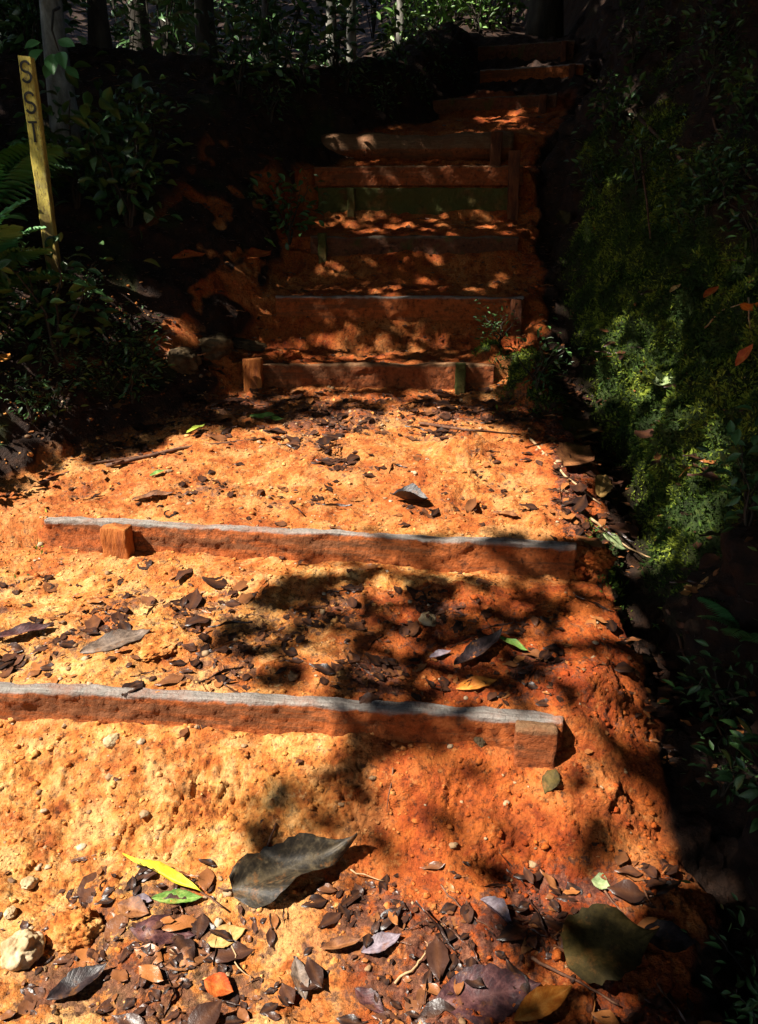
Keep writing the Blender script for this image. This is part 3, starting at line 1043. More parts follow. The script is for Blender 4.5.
LEAVES = [
    ((233, 893), (357, 850), .46, 'blackgreen', 'large dark leathery leaf lying in the sun on bare clay near the bottom', dict(lift=.010, curl=.22, wave=.09, fold=.16, prof=[.25, .85, 1.05, .98, .72, .66, .58, .42, .22, .10], stalk=.03, tip_up=.02)),
    ((203, 896), (124, 859), .115, 'yellow', 'narrow bright yellow leaf with a brown stalk reaching the big dark leaf', dict(lift=.012, stalk=.07, curl=.1)),
    ((152, 899), (204, 899), .28, 'green', 'small pale edged green leaf just below the yellow leaf', dict(curl=.2)),
    ((203, 985), (232, 997), .8, 'red', 'small red orange leaf among the dark litter at the bottom', dict(lift=.016)),
    ((560, 962), (650, 941), .74, 'olive', 'broad olive brown leaf propped up at lower right, casting a black shadow', dict(lift=.035, curl=.12, fold=.12, wave=.09, prof=[.35, .72, .93, 1.0, .97, .88, .72, .50, .22, .05])),
    ((512, 1024), (571, 990), .34, 'orange', 'glowing orange pointed leaf at the bottom edge', dict(lift=.012)),
    ((432, 1008), (540, 985), .50, 'purple', 'big purple brown leaf lying flat beside the orange pointed leaf', dict(fold=.08, curl=.08)),
    ((48, 1004), (110, 970), .45, 'black', 'shiny blackened leaf curled at the bottom left, beside the pale rock', dict(curl=.35, lift=.01)),
    ((480, 902), (512, 930), .40, 'lilac', 'folded grey violet leaf at the edge of the shaded litter', dict(fold=.6, lift=.006)),
    ((591, 882), (610, 889), .9, 'pale', 'tiny pale green leaf on the orange clay above the olive leaf', dict(lift=.006)),
    ((392, 501), (428, 508), .55, 'black', 'dark curled leaf with white glint in the middle of the landing', dict(fold=.7, lift=.02, curl=.4)),
    ((493, 514), (521, 519), .4, 'brown', 'brown leaf near the right end of the landing timber', dict(curl=.3)),
    ((-4, 640), (54, 628), .30, 'purple', 'dark purple leaf at the left frame edge above the lowest timber', dict(lift=.008)),
    ((80, 654), (152, 632), .38, 'grey', 'wide grey brown leaf on the lowest tread, sunlit side', dict(fold=.1, curl=.1)),
    ((497, 640), (528, 655), .35, 'green', 'small fresh green leaf in the shaded lowest tread', dict(lift=.01)),
    ((455, 672), (505, 640), .30, 'black', 'long black leaf arching behind the small green leaf on the tread', dict(curl=.5, lift=.015)),
    ((456, 690), (498, 682), .42, 'orange', 'orange leaf catching light just behind the lowest timber', dict()),
    ((187, 437), (206, 429), .3, 'lime', 'little lime yellow leaf on the far left rim of the landing', dict(lift=.02)),
    ((132, 501), (176, 494), .22, 'brown', 'slim brown leaf on the landing rim at left', dict()),
    ((150, 478), (166, 472), .4, 'green', 'small green leaf between bark strips at the left of the landing', dict(lift=.01)),
    ((430, 660), (452, 654), .5, 'lilac', 'pale lilac leaf glinting in the shaded tread', dict(lift=.01)),
    ((295, 960), (306, 1004), .38, 'grey', 'grey leaf standing upright in the bottom litter', dict(lift=.008)),
    ((206, 945), (246, 930), .6, 'tan', 'tan leaf below the large dark leaf', dict(fold=.08, curl=.1)),
    ((320, 952), (362, 944), .32, 'brown', 'brown leaf with dark underside on bright clay at the bottom', dict(lift=.01, curl=.3)),
    ((362, 955), (402, 938), .5, 'lilac', 'violet grey shiny leaf at the border of sun and shade', dict(lift=.008, curl=.2)),
    ((355, 990), (385, 1016), .5, 'purple', 'dull purple leaf half hidden at the bottom edge', dict()),
    ((640, 935), (695, 945), .6, 'black', 'black leaf tucked beside the broad olive leaf', dict(lift=.008)),
    ((556, 770), (545, 795), .6, 'olive', 'ochre leaf pressed flat on the shaded clay below the lowest timber end', dict(fold=.03, curl=.03)),
    ((130, 930), (196, 938), .5, 'purple', 'large torn purple brown leaf in the litter patch at lower left', dict(fold=.06, curl=.08)),
    ((118, 905), (150, 915), .6, 'brown', 'reddish brown leaf at the top of the lower left litter patch', dict()),
    ((134, 899), (152, 903), .6, 'lilac', 'tiny bluish leaf shining beside the litter patch', dict(lift=.006)),
    ((165, 968), (212, 955), .5, 'brown', 'chestnut leaf in the middle of the lower left litter', dict(curl=.2)),
    ((590, 228), (603, 248), .55, 'orange', 'sunlit orange leaf at the foot of the right bank beside the upper steps', dict(lift=.02)),
    ((560, 215), (582, 250), .3, 'olive', 'olive yellow leaf leaning beside the upper steps on the right', dict(lift=.02)),
    ((600, 536), (622, 552), .6, 'pale', 'pale green leaf in the moss at the right end of the landing', dict(lift=.015)),
    ((656, 388), (679, 395), .4, 'pale', 'pale leaf curled on the green moss of the right bank', dict(lift=.02)),
    ((716, 170), (738, 158), .4, 'pale', 'pale leaf high on the dark right bank', dict(lift=.03)),
    ((704, 302), (720, 290), .5, 'red', 'red brown leaf on the upper right bank', dict(lift=.02)),
    ((740, 370), (758, 348), .5, 'red', 'rusty leaf hanging by the right frame edge', dict(lift=.03)),
    ((671, 296), (682, 288), .6, 'tan', 'pinkish leaf stuck on the right bank moss', dict(lift=.02)),
    ((745, 318), (757, 310), .6, 'orange', 'ochre leaf beside a bent twig on the right bank', dict(lift=.02)),
    ((690, 602), (706, 596), .5, 'tan', 'straw coloured leaf caught at the top of the red stick', dict(lift=.02)),
    ((560, 470), (586, 452), .5, 'brown', 'brown leaf in the gutter pile right of the landing', dict(lift=.02)),
    ((572, 446), (586, 430), .4, 'olive', 'yellowish leaf at the top of the gutter pile', dict(lift=.03)),
    ((602, 480), (596, 505), .3, 'tan', 'straw leaf bright in the gutter beside the moss', dict(lift=.02)),
    ((250, 418), (285, 422), .35, 'green', 'green leaf below the stake at the back of the landing', dict(lift=.01)),
    ((172, 262), (206, 258), .4, 'red', 'red leaf on the dark left bank beside the stair', dict(lift=.02)),
    ((246, 262), (270, 256), .45, 'red', 'red leaf on the clay left of the grey timber step', dict(lift=.02)),
    ((262, 240), (274, 250), .4, 'green', 'small green leaf above the red leaf left of the stair', dict(lift=.02)),
    ((70, 344), (94, 338), .3, 'tan', 'pink straw leaf in the dark on the left bank', dict(lift=.03)),
    ((0, 368), (10, 360), .6, 'orange', 'orange leaf at the left frame edge in the dark', dict(lift=.03)),
    ((146, 228), (152, 212), .4, 'pale', 'pale upright leaf in the black undergrowth', dict(lift=.03)),
]
for p0, p1, ra, m_, lab, kw in LEAVES:
    put_leaf(p0, p1, ra, m_, lab, **kw)


# ------------------------------------------------------------------ stones and clods
def blob(rx, ry, rz, seed, nu=36, nv=22, amp=.22, sc_=.6, rough=0.0):
    a_ = []
    for i in range(nv + 1):
        ph = math.pi * i / nv
        for k in range(nu):
            th = 2 * math.pi * k / nu
            a_.append((math.sin(ph) * math.cos(th), math.sin(ph) * math.sin(th), math.cos(ph)))
    a_ = np.array(a_)
    r = 1 + amp * fbm(a_ + seed * 5.3, sc_ * 1.3, 3) - .10 * np.abs(pn(a_ / .35 + seed))
    # a few flat facets
    rs = np.random.default_rng(seed)
    for _ in range(7):
        n_ = rs.normal(size=3)
        n_ /= np.linalg.norm(n_)
        dd_ = a_ @ n_ * r
        r = np.where(dd_ > .78, r * .78 / np.maximum(dd_, .01) * .5 + r * .5, r)
    if rough:
        r = r + rough * (np.abs(pn(a_ / .22 + seed)) + .6 * np.abs(pn(a_ / .1 + seed)) - .4 + .8 * fbm(a_ + seed, .3, 3))
    v = a_ * r[:, None] * np.array([rx, ry, rz])
    f = []
    for i in range(nv):
        for k in range(nu):
            k2 = (k + 1) % nu
            f.append((i * nu + k, (i + 1) * nu + k, (i + 1) * nu + k2, i * nu + k2))
    return v, f


def put_rock(u, v_, px, mat, label, name, cat, flat=.65, sx=1.0, sink=.25, seed=1):
    p, n = G(u, v_)
    r = px / F * (p - EYE).dot(FWD) / 2
    vv_, ff = blob(r * sx, r * .9, r * flat, seed, 84, 52, .26, .6, .17 if cat == 'clay lump' else .03)
    o_ = link(name, pymesh(name, vv_, ff), M[mat])
    o_.location = p + Vector((0, r * .3, r * flat * (1 - 2 * sink)))
    o_.rotation_euler = (random.uniform(-.2, .2), random.uniform(-.2, .2), random.uniform(0, 6))
    return tag(o_, label, cat)


ROCKS = [
    (20, 962, 50, 'rock', 'pale smooth rock half buried at the bottom left corner', 'rock', 'rock', .8, .8),
    (72, 945, 60, 'crumb', 'upright lump of yellow clay beside the pale rock', 'clay_lump', 'clay lump', .75, .7),
    (28, 886, 18, 'rock', 'small white pebble in the sun at lower left', 'pebble', 'pebble', .6, 1),
    (10, 915, 14, 'rock', 'small white pebble just above the pale rock', 'pebble', 'pebble', .6, 1),
    (576, 572, 30, 'clod_red', 'orange clod at the right end of the landing timber, nearer the path', 'clay_lump', 'clay lump', .6, 1.2),
    (598, 560, 34, 'clod_red', 'orange clod beside the moss, farther of the two by the timber end', 'clay_lump', 'clay lump', .7, 1),
    (212, 352, 44, 'rockdull', 'flat olive rock left of the stake on the landing', 'rock', 'rock', .6, 1.3),
    (182, 366, 40, 'rockdull', 'brown rounded rock, leftmost of those by the upper flight', 'rock', 'rock', .7, 1),
    (247, 348, 34, 'rockdull', 'pale capped stone resting on top of the landing stake', 'rock', 'rock', .35, 1.4),
    (155, 652, 36, 'crumb', 'sunny clay lump on the lowest tread beside the grey leaf', 'clay_lump', 'clay lump', .25, 1.4),
    (290, 358, 22, 'clod_red', 'orange clod sitting on the tread behind the lowest upper timber', 'clay_lump', 'clay lump', .6, 1.3),
    (112, 745, 20, 'rock', 'small tan stone in the eroded face under the lowest timber', 'pebble', 'pebble', .7, 1),
    (480, 742, 18, 'rockdull', 'dull stone in the clay below the lowest timber, near its right end', 'pebble', 'pebble', .7, 1),
    (428, 622, 20, 'rock', 'buff stone on the shaded tread under the landing', 'pebble', 'pebble', .6, 1.2),
]
for i, (u, v_, px, m_, lab, nm, ct, fl, sx) in enumerate(ROCKS):
    put_rock(u, v_, px, m_, lab, nm, ct, fl, sx, .48 if ct == 'clay lump' else .35, i + 2)


# ------------------------------------------------------------------ twigs and sticks
def put_twig(pts, r, mat, label, lift=.008, arch=0.0, name='stick'):
    P_ = [G(*p)[0] for p in pts]
    out = []
    for i in range(len(P_) - 1):
        for k in range(5):
            t_ = k / 5
            out.append(P_[i].lerp(P_[i + 1], t_))
    out.append(P_[-1])
    n_ = len(out)
    out = [p + Vector((random.uniform(-.004, .004), random.uniform(-.004, .004), lift + arch * math.sin(math.pi * i / (n_ - 1)))) for i, p in enumerate(out)]
    o0 = out[0].copy()
    V, Fc = tube([p - o0 for p in out], [r * (1 - .55 * i / (n_ - 1)) for i in range(n_)], 7, .08)
    o_ = link(name, pymesh(name, V, Fc), M[mat])
    o_.location = o0
    return tag(o_, label, 'stick')


TWIGS = [
    ([(640, 120), (690, 170), (745, 260)], .012, 'twig', 'long dark root running down the upper right bank'),
    ([(600, 60), (640, 150), (650, 240)], .010, 'twig', 'dark root beside the upper steps on the right bank'),
    ([(700, 60), (715, 130), (758, 190)], .009, 'twig', 'dark root near the top right corner'),
    ([(668, 612), (682, 650), (693, 688)], .006, 'twig', 'red brown stick lying in the gutter below the mossy bank'),
    ([(440, 888), (462, 912), (490, 930)], .0025, 'twig', 'thin bent twig at the edge of the bottom litter in shade'),
    ([(600, 890), (622, 915), (640, 932)], .003, 'twig', 'thin dark twig running from the tiny pale leaf towards the olive leaf'),
    ([(530, 960), (580, 985), (620, 1010)], .004, 'twig', 'dark twig passing under the olive leaf'),
    ([(72, 864), (104, 855)], .004, 'twig', 'short reddish twig on the sunlit clay at lower left'),
    ([(262, 862), (277, 826)], .004, 'twig', 'short dark stub of stick poking up behind the large dark leaf'),
    ([(350, 873), (384, 884)], .002, 'twigpale', 'straw thin pale twig right of the large dark leaf'),
    ([(392, 770), (388, 812)], .002, 'twig', 'hair thin root crossing the shaded clay under the lowest timber'),
    ([(530, 440), (566, 478), (600, 506)], .006, 'twigpale', 'pale stick slanting down the gutter right of the landing'),
    ([(590, 520), (625, 548), (650, 560)], .005, 'twigpale', 'dry stick at the right end of the landing by the moss'),
    ([(105, 468), (180, 450), (265, 440)], .010, 'twig', 'long dark bark strip along the left rim of the landing'),
    ([(40, 485), (95, 465), (140, 458)], .009, 'twig', 'short dark bark strip at the far left of the landing'),
    ([(420, 425), (470, 432), (520, 436)], .008, 'twig', 'dark branch piece at the back right of the landing'),
    ([(705, 330), (722, 312), (745, 305)], .004, 'twigpale', 'bent pale twig on the right bank'),
    ([(748, 300), (752, 350), (745, 380)], .004, 'twigpale', 'thin pale stem hanging at the right frame edge'),
    ([(700, 690), (722, 740), (738, 790)], .004, 'twig', 'thin stick in the dark at the foot of the right bank'),
    ([(395, 985), (420, 965), (428, 945)], .003, 'twigpale', 'pale root curling out of the bottom litter'),
    ([(230, 925), (236, 965), (252, 985)], .002, 'twigpale', 'pale grass stalk in the bottom litter'),
]
for pts, r, m_, lab in TWIGS:
    put_twig(pts, r, m_, lab)


# ------------------------------------------------------------------ scattered ground cover (nobody could count it)
def ground_points(n, xr, yr, keep):
    xs = RNG.uniform(*xr, n)
    ys = RNG.uniform(*yr, n)
    pp, nn = [], []
    w = keep(xs, ys)
    for x, y, k in zip(xs, ys, w):
        if random.random() < k:
            p, q = drop(x, y)
            pp.append(p)
            nn.append(q)
    return np.array([tuple(p) for p in pp]), np.array([tuple(q) for q in nn])





pos, nr = ground_points(26000, (-2.6, 2.4), (1.0, 6.8), litter_density)
n1 = len(pos)
pos2, nr2 = ground_points(15000, (-1.3, 1.2), (1.0, 4.2), lambda x, y: np.clip(litter_density(x, y) ** 1.1 * sstep(-.12, .3, fbm(np.stack([x, y, 0 * x + 3], 1), .11, 2)), 0, 1))
pos, nr = np.concatenate([pos, pos2]), np.concatenate([nr, nr2])
n = len(pos)
nr = nr + RNG.normal(0, .22, (n, 3))
nr[:, 2] = np.abs(nr[:, 2]) + .35
L_ = RNG.gamma(2.2, .0085, n) + .007
L_[:n1] *= .8
L_[n1:] = RNG.gamma(2.4, .0165, n - n1) + .008
L_ = np.minimum(L_, .12)
W_ = L_ * RNG.uniform(.32, .68, n)
st = RNG.random(n) < .10                                    # bare stalks and stem bits
W_ = np.where(st, .0035, W_)
L_ = np.where(st, np.minimum(L_ * 1.8, .14), L_)
nr = nr * .45 + np.array([0, -.15, .9])
nr[n1:] = nr2 * .30 + RNG.normal(0, .09, nr2.shape) + np.array([0, -.10, .9])
me = scatter('leaf_litter', pos + np.array([0, 0, .0045]), rand_dirs(n, -.15, .15), nr, L_, W_, 7, 4, 14,
             rnd=np.clip(RNG.beta(.9, 1.9, n) * 1.2 - .12, 0, 1), fold=.06, curl=.13, wave=.05, jag=.10, ribs=.25)
tag(link('leaf_litter', me, M['litter']), 'brown and purple fallen leaves strewn over the path and banks', 'leaf litter', kind='stuff')

# crumbs of clay under the eroded faces
pos, nr = ground_points(14000, (-1.6, 1.0), (1.0, 4.2), lambda x, y: np.clip(.25 + .6 * ((y > 1.45) & (y < 2.0)) + .4 * ((y > 2.25) & (y < 2.75)), 0, 1) * (x < np.interp(y, XR_Y, XR_X) - .03))
def lumps(pos, rmin, rscale, rmax):
    """loose lumps of many shapes lying at pos, as arrays"""
    VV, FF, off = [], [], 0
    kind = RNG.integers(0, 8, len(pos))
    for k in range(8):
        bv, bf = blob(1, RNG.uniform(.6, 1), RNG.uniform(.4, .7), 60 + k, 10, 7, .55, .45)
        bf = np.array(bf)
        i = np.nonzero(kind == k)[0]
        r = np.minimum(RNG.gamma(1.5, rscale, len(i)) + rmin, rmax)
        an = RNG.uniform(0, 6.28, len(i))
        ca, sa = np.cos(an), np.sin(an)
        loc = bv[None] * r[:, None, None]
        w = np.stack([loc[:, :, 0] * ca[:, None] - loc[:, :, 1] * sa[:, None], loc[:, :, 0] * sa[:, None] + loc[:, :, 1] * ca[:, None], loc[:, :, 2]], 2)
        w = w + pos[i][:, None, :] + np.stack([0 * r, 0 * r, r * .05], 1)[:, None, :]
        VV.append(w.reshape(-1, 3))
        FF.append((bf[None] + (np.arange(len(i)) * len(bv))[:, None, None]).reshape(-1, 4) + off)
        off += len(i) * len(bv)
    return VV, FF


VV, FF = lumps(pos, .0014, .0021, .014)
VC = np.concatenate(VV)
me = mesh_np('clay_crumbs', VC, np.concatenate(FF), {'damp_shade': np.where(VC[:, 1] < 2.45, sstep(-.35, .35, VC[:, 0]), sstep(.30, .85, VC[:, 0]))})  # crumbs take the same painted sun-to-shade tone
tag(link('clay_crumbs', me, M['loose']), 'loose crumbs of orange clay below the eroded steps', 'clay crumbs', kind='stuff')
pos, nr = ground_points(1700, (-1.6, .9), (1.0, 4.1), lambda x, y: np.clip(.25 + .7 * sstep(.1, .5, fbm(np.stack([x, y, 0 * x + 7], 1), .3, 2)), 0, 1) * (x < np.interp(y, XR_Y, XR_X) - .03))
VV, FF = lumps(pos, .0022, .0030, .016)
M['gravel'] = simple('mixed small stones', [(.3, (.07, .03, .014)), (.5, (.26, .15, .07)), (.7, (.46, .36, .24))], 9, .75, .3, .4, .003)
tag(link('gravel', mesh_np('gravel', np.concatenate(VV), np.concatenate(FF)), M['gravel']), 'small grey and tan stones pressed into the clay path', 'gravel', kind='stuff')


# moss on the right bank: short upright shoots
def moss_density(x, y):
    xr_ = np.interp(y, XR_Y, XR_X)
    d_ = x - xr_
    p2 = np.stack([x, y, 0 * x], 1)
    mp_ = np.clip(1.25 * np.exp(-((y - 3.45) / 1.1) ** 2 - ((d_ - .36) / .32) ** 2) + .55 * np.exp(-((y - 5.0) / .8) ** 2 - ((d_ - .5) / .3) ** 2), 0, 1)
    w = sstep(.10, .2, d_) * sstep(.02, .45, mp_ + .10 * fbm(p2, .3, 3))
    w = w + .8 * (np.abs(d_ + .0) < .06) * (y > 2.35) * (y < 2.75)
    w = w + gauss(x, y, .74, 4.0, .14, .18) + .6 * gauss(x, y, -1.30, 2.7, .12, .12)
    return np.clip(w, 0, 1)


fm = moss[FACES].mean(1)
mf_i = np.nonzero((is_bank | is_path) & (fm > .18) & (fy > 1.6) & (fy < 6) & (fx < 3))[0]
A_, B_, C_, D_ = (P[FACES[mf_i, k]] for k in range(4))
fn_ = np.cross(C_ - A_, D_ - B_)
ar = np.linalg.norm(fn_, axis=1) * .5
fn_ /= np.linalg.norm(fn_, axis=1)[:, None]
pk = RNG.choice(len(mf_i), 100000, p=ar * fm[mf_i] / (ar * fm[mf_i]).sum())
uu, vv2 = RNG.random(len(pk))[:, None], RNG.random(len(pk))[:, None]
pos = (A_[pk] * (1 - uu) + B_[pk] * uu) * (1 - vv2) + (D_[pk] * (1 - uu) + C_[pk] * uu) * vv2
nr = fn_[pk]
pos2, nr2 = ground_points(20000, (-1.5, 1.0), (2.3, 4.4), moss_density)
pos, nr = np.concatenate([pos, pos2]), np.concatenate([nr, nr2])
n = len(pos)
up = nr + RNG.normal(0, .5, (n, 3)) + np.array([0, 0, .3])
side = rand_dirs(n)
L_ = RNG.uniform(.008, .024, n) * (.7 + .9 * RNG.random(n) ** 3)
me = scatter('moss', pos, up, side, L_, L_ * .32, 2, 1, 3, rnd=np.clip(.40 + .9 * fbm(pos, .16, 2) + RNG.normal(0, .22, n), 0, 1), fold=.2, curl=.5)
tag(link('moss', me, M['moss']), 'green moss covering the right bank and the gutter edge', 'moss', kind='stuff')


# ------------------------------------------------------------------ plants
def shrub_meshes(seed, h, nleaf, ll, spread, broad=.45):
    rs = np.random.default_rng(seed)
    stems, tips = [], []
    for k in range(6):
        a_ = rs.uniform(0, 6.28)
        r_ = rs.uniform(.2, 1) * spread
        pts = [(0, 0, -.08)]
        for j in range(1, 7):
            t_ = j / 6
            pts.append((math.cos(a_) * r_ * t_ ** 1.4 + rs.normal(0, .02), math.sin(a_) * r_ * t_ ** 1.4 + rs.normal(0, .02), h * t_ * rs.uniform(.92, 1.0)))
        stems.append(tube(pts, [.010 * (1 - .12 * j) for j in range(7)], 5))
        tips += [Vector(pts[j]) for j in range(2, 7)]
    V, Fc = join(stems)
    tips = np.array([tuple(t_) for t_ in tips])
    base_ = tips[rs.integers(0, len(tips), nleaf)]
    ps = base_ + rs.normal(0, .13 * spread + .05, (nleaf, 3))
    out = ps - np.array([0, 0, h * .4])
    xd = out / np.linalg.norm(out, axis=1)[:, None] + rs.normal(0, .5, (nleaf, 3)) - np.array([0, 0, .35])
    nn = rs.normal(0, .45, (nleaf, 3)) + np.array([0, -.1, .9])
    Ls = rs.uniform(.55, 1.25, nleaf) * ll
    me_ = scatter('foliage', ps, xd, nn, Ls, Ls * broad, 5, 2, 4, fold=.3, curl=-.5)
    return pymesh('stem', V, Fc), me_


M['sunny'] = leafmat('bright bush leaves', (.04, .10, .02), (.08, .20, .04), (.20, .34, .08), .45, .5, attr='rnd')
protos = [shrub_meshes(1, .55, 130, .11, .35), shrub_meshes(2, .9, 170, .13, .45), shrub_meshes(3, .4, 120, .075, .3, .35),
          shrub_meshes(4, 1.5, 240, .16, .6, .38), shrub_meshes(5, 2.4, 330, .2, .9, .35)]


bright = [shrub_meshes(11, .55, 150, .13, .4), shrub_meshes(12, .9, 170, .14, .45), shrub_meshes(13, .4, 120, .09, .3, .35), shrub_meshes(14, 1.5, 240, .17, .6, .38)]


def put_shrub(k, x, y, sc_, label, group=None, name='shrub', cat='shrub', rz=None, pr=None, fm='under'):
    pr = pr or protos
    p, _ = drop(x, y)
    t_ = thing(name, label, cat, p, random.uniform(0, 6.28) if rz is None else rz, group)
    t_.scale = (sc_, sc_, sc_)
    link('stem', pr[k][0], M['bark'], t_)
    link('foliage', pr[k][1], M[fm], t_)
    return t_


spots = []
rs_ = random.Random(5)
for i in range(26):       # left bank
    spots.append((rs_.choice([0, 1, 2, 2, 0]), rs_.uniform(-3.0, -1.25), rs_.uniform(3.3, 6.8), rs_.uniform(.6, 1.1), 'L'))
for i in range(16):
    spots.append((rs_.choice([2, 2, 0]), rs_.uniform(-2.3, -1.2), rs_.uniform(2.9, 4.3), rs_.uniform(.35, .6), 'L'))
for i in range(16):
    spots.append((rs_.choice([1, 3, 0]), rs_.uniform(-4.5, -.7), rs_.uniform(6.2, 11), rs_.uniform(.7, 1.1), 'B'))
for i in range(12):
    spots.append((rs_.choice([0, 2, 1]), rs_.uniform(1.9, 3.2), rs_.uniform(3.4, 8), rs_.uniform(.6, 1.1), 'R'))
for i in range(34):
    spots.append((rs_.choice([3, 4, 4]), rs_.uniform(-10, 9), rs_.uniform(11, 26), rs_.uniform(.8, 1.6), 'F'))
GL = {'L': ('dark leafy shrub crowding the left bank', 'shrubs on the left bank'),
      'B': ('dark shrub in the black forest beyond the left bank', 'shrubs left of the upper flight'),
      'R': ('dark leafy shrub on top of the right bank', 'shrubs on the right bank'),
      'F': ('tall dark bush in the forest behind the stair', 'bushes in the forest behind')}
for k, x, y, s2, g in spots:
    if g == 'F' and abs(x - np.interp(y, [8, 26], [1.6, 2.4])) < 1.0 and y < 15:
        continue
    if g == 'L' and abs(x / y + .39) < .10 and y < 4.3:
        continue
    put_shrub(k, x, y, s2, *GL[g])
for nm, k, u, v_, s2, lab in (
        ('sapling', 2, 535, 388, .55, 'small green plant growing at the right end of the lowest upper timber'),
        ('sapling', 2, 500, 345, .40, 'little green seedling on the tread above the lowest upper timber'),
        ('sapling', 0, 290, 240, .60, 'green plant at the left end of the thin dark step'),
        ('sapling', 1, 135, 215, .70, 'pale speckled plant in the dark left of the stair'),
        ('sapling', 0, 60, 360, .80, 'low green plant below the marker post')):
    p, _ = G(u, v_)
    put_shrub(k, p.x, p.y, s2, lab, None, nm, 'plant')

for x, y, k, s2 in ((.84, 1.35, 2, .42), (.98, 1.6, 0, .42), (.98, 1.95, 2, .5), (1.08, 2.2, 0, .45), (.80, 1.18, 2, .35), (1.12, 1.8, 2, .6), (.90, 1.75, 2, .35)):
    put_shrub(k, x, y, s2, 'low dark plant in the shade at the foot of the right bank', 'low plants at the foot of the right bank', 'low_plant', 'plant')

# broad leaves hanging from a branch by the pale trunk, upper left
t = thing('leafy_branch', 'drooping sprig of broad green leaves beside the pale trunk at upper left', 'branch', at(52, 30, 4.2))
o0 = t.location
V, Fc = tube([(-.06, .3, .16), (-.02, .1, .10), (0, 0, 0), (.03, -.03, -.09)], [.008, .006, .005, .003], 6)
link('twig', pymesh('twig', V, Fc), M['bark'], t)
for (u, v_, du_, dv_) in ((44, 50, -12, 16), (52, 54, 4, 22), (60, 52, 6, 18), (66, 66, 10, 6), (40, 42, -14, 4), (58, 40, 14, 4), (50, 64, -4, 14)):
    a_, b_ = at(u, v_, 4.2) - o0, at(u + du_, v_ + dv_, 4.16) - o0
    xd = (b_ - a_).normalized()
    Ln = (b_ - a_).length * 1.15
    nn = np.array([[random.uniform(-.2, .4), -.75, .55]])
    me = scatter('leaf', np.array([tuple(a_)]), np.array([tuple(xd)]), nn, np.array([Ln]), np.array([Ln * .55]), 8, 4, 1, rnd=np.array([.75]), fold=.25, curl=-.2)
    link('leaf', me, M['fern'], t)


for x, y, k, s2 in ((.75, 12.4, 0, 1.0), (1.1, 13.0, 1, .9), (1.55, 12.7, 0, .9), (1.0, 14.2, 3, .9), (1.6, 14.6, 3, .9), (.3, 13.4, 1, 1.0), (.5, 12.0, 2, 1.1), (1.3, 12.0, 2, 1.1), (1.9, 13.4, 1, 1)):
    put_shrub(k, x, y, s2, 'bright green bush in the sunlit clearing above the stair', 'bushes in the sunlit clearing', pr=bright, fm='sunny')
for x, y, k, s2 in ((2.9, 10.6, 3, .9), (3.4, 11.5, 4, .8), (2.6, 12.2, 3, 1.0), (3.9, 10.4, 3, 1.0), (4.6, 11.2, 4, .8)):
    put_shrub(k, x, y, s2, 'black leafy bush right of the bend at the top', 'bushes right of the bend')


for u, v_, k, s2 in ((345, 92, 2, .7), (395, 72, 0, .6), (440, 62, 2, .8), (385, 112, 2, .5), (300, 95, 0, .7), (335, 70, 0, .8), (425, 100, 2, .5), (455, 85, 2, .4), (270, 120, 2, .6), (240, 95, 0, .8)):
    p, _ = G(u, v_)
    put_shrub(k, p.x, p.y, s2, 'small dark plant on the black bank left of the upper steps', 'plants on the bank beside the upper steps', 'low_plant', 'plant')


rs_ = random.Random(9)
for i in range(20):
    p, _ = G(rs_.uniform(600, 757), rs_.uniform(15, 250))
    put_shrub(rs_.choice([2, 2, 0]), p.x, p.y, rs_.uniform(.35, .6), 'dark plant on the black slope above the moss, upper right', 'plants above the moss on the right bank', 'low_plant', 'plant')
for i in range(14):
    p, _ = G(rs_.uniform(0, 140), rs_.uniform(300, 425))
    put_shrub(rs_.choice([2, 2, 0]), p.x, p.y, rs_.uniform(.28, .5), 'low leafy plant on the dark slope left of the landing', 'low plants left of the landing', 'low_plant', 'plant')


# ferns
def frond_mesh(L, n=22, seed=0, wid=.30):
    rs = np.random.default_rng(seed)
    ps, xd, nn, LL = [], [], [], []
    V, Fc = tube([(L * t_, 0, L * (.55 * t_ - .62 * t_ * t_)) for t_ in np.linspace(0, 1, 12)], [.004 * (1 - .8 * t_) for t_ in np.linspace(0, 1, 12)], 5)
    for k in range(n):
        t_ = .12 + .86 * k / (n - 1)
        z = L * (.55 * t_ - .62 * t_ * t_)
        for sgn in (-1, 1):
            ps.append((L * t_, 0, z))
            xd.append((.45, sgn, -.18 + rs.normal(0, .06)))
            nn.append((0.1, sgn * .25, 1))
            LL.append(L * wid * math.sin(math.pi * (.10 + .88 * t_)) ** .7 * rs.uniform(.9, 1.08) + .01)
    LL = np.array(LL)
    me_ = scatter('frond', np.array(ps), np.array(xd, float), np.array(nn, float), LL, LL * .0 + L / n * .95, 6, 2, 2, fold=.2, curl=-.25, rnd=RNG.uniform(.3, .8, len(ps)))
    return me_, pymesh('rachis', V, Fc)


def put_fern(p, L, dirs, label, group=None):
    t_ = thing('fern', label, 'fern', p, 0, group)
    for i, (az, tilt) in enumerate(dirs):
        me_, ra = frond_mesh(L * random.uniform(.85, 1.1), 20, i)
        o_ = link('frond', me_, M['fern'], t_)
        r_ = link('rachis', ra, M['fern'], o_)
        o_.rotation_euler = (random.uniform(-.3, .3), -tilt, az)
    return t_


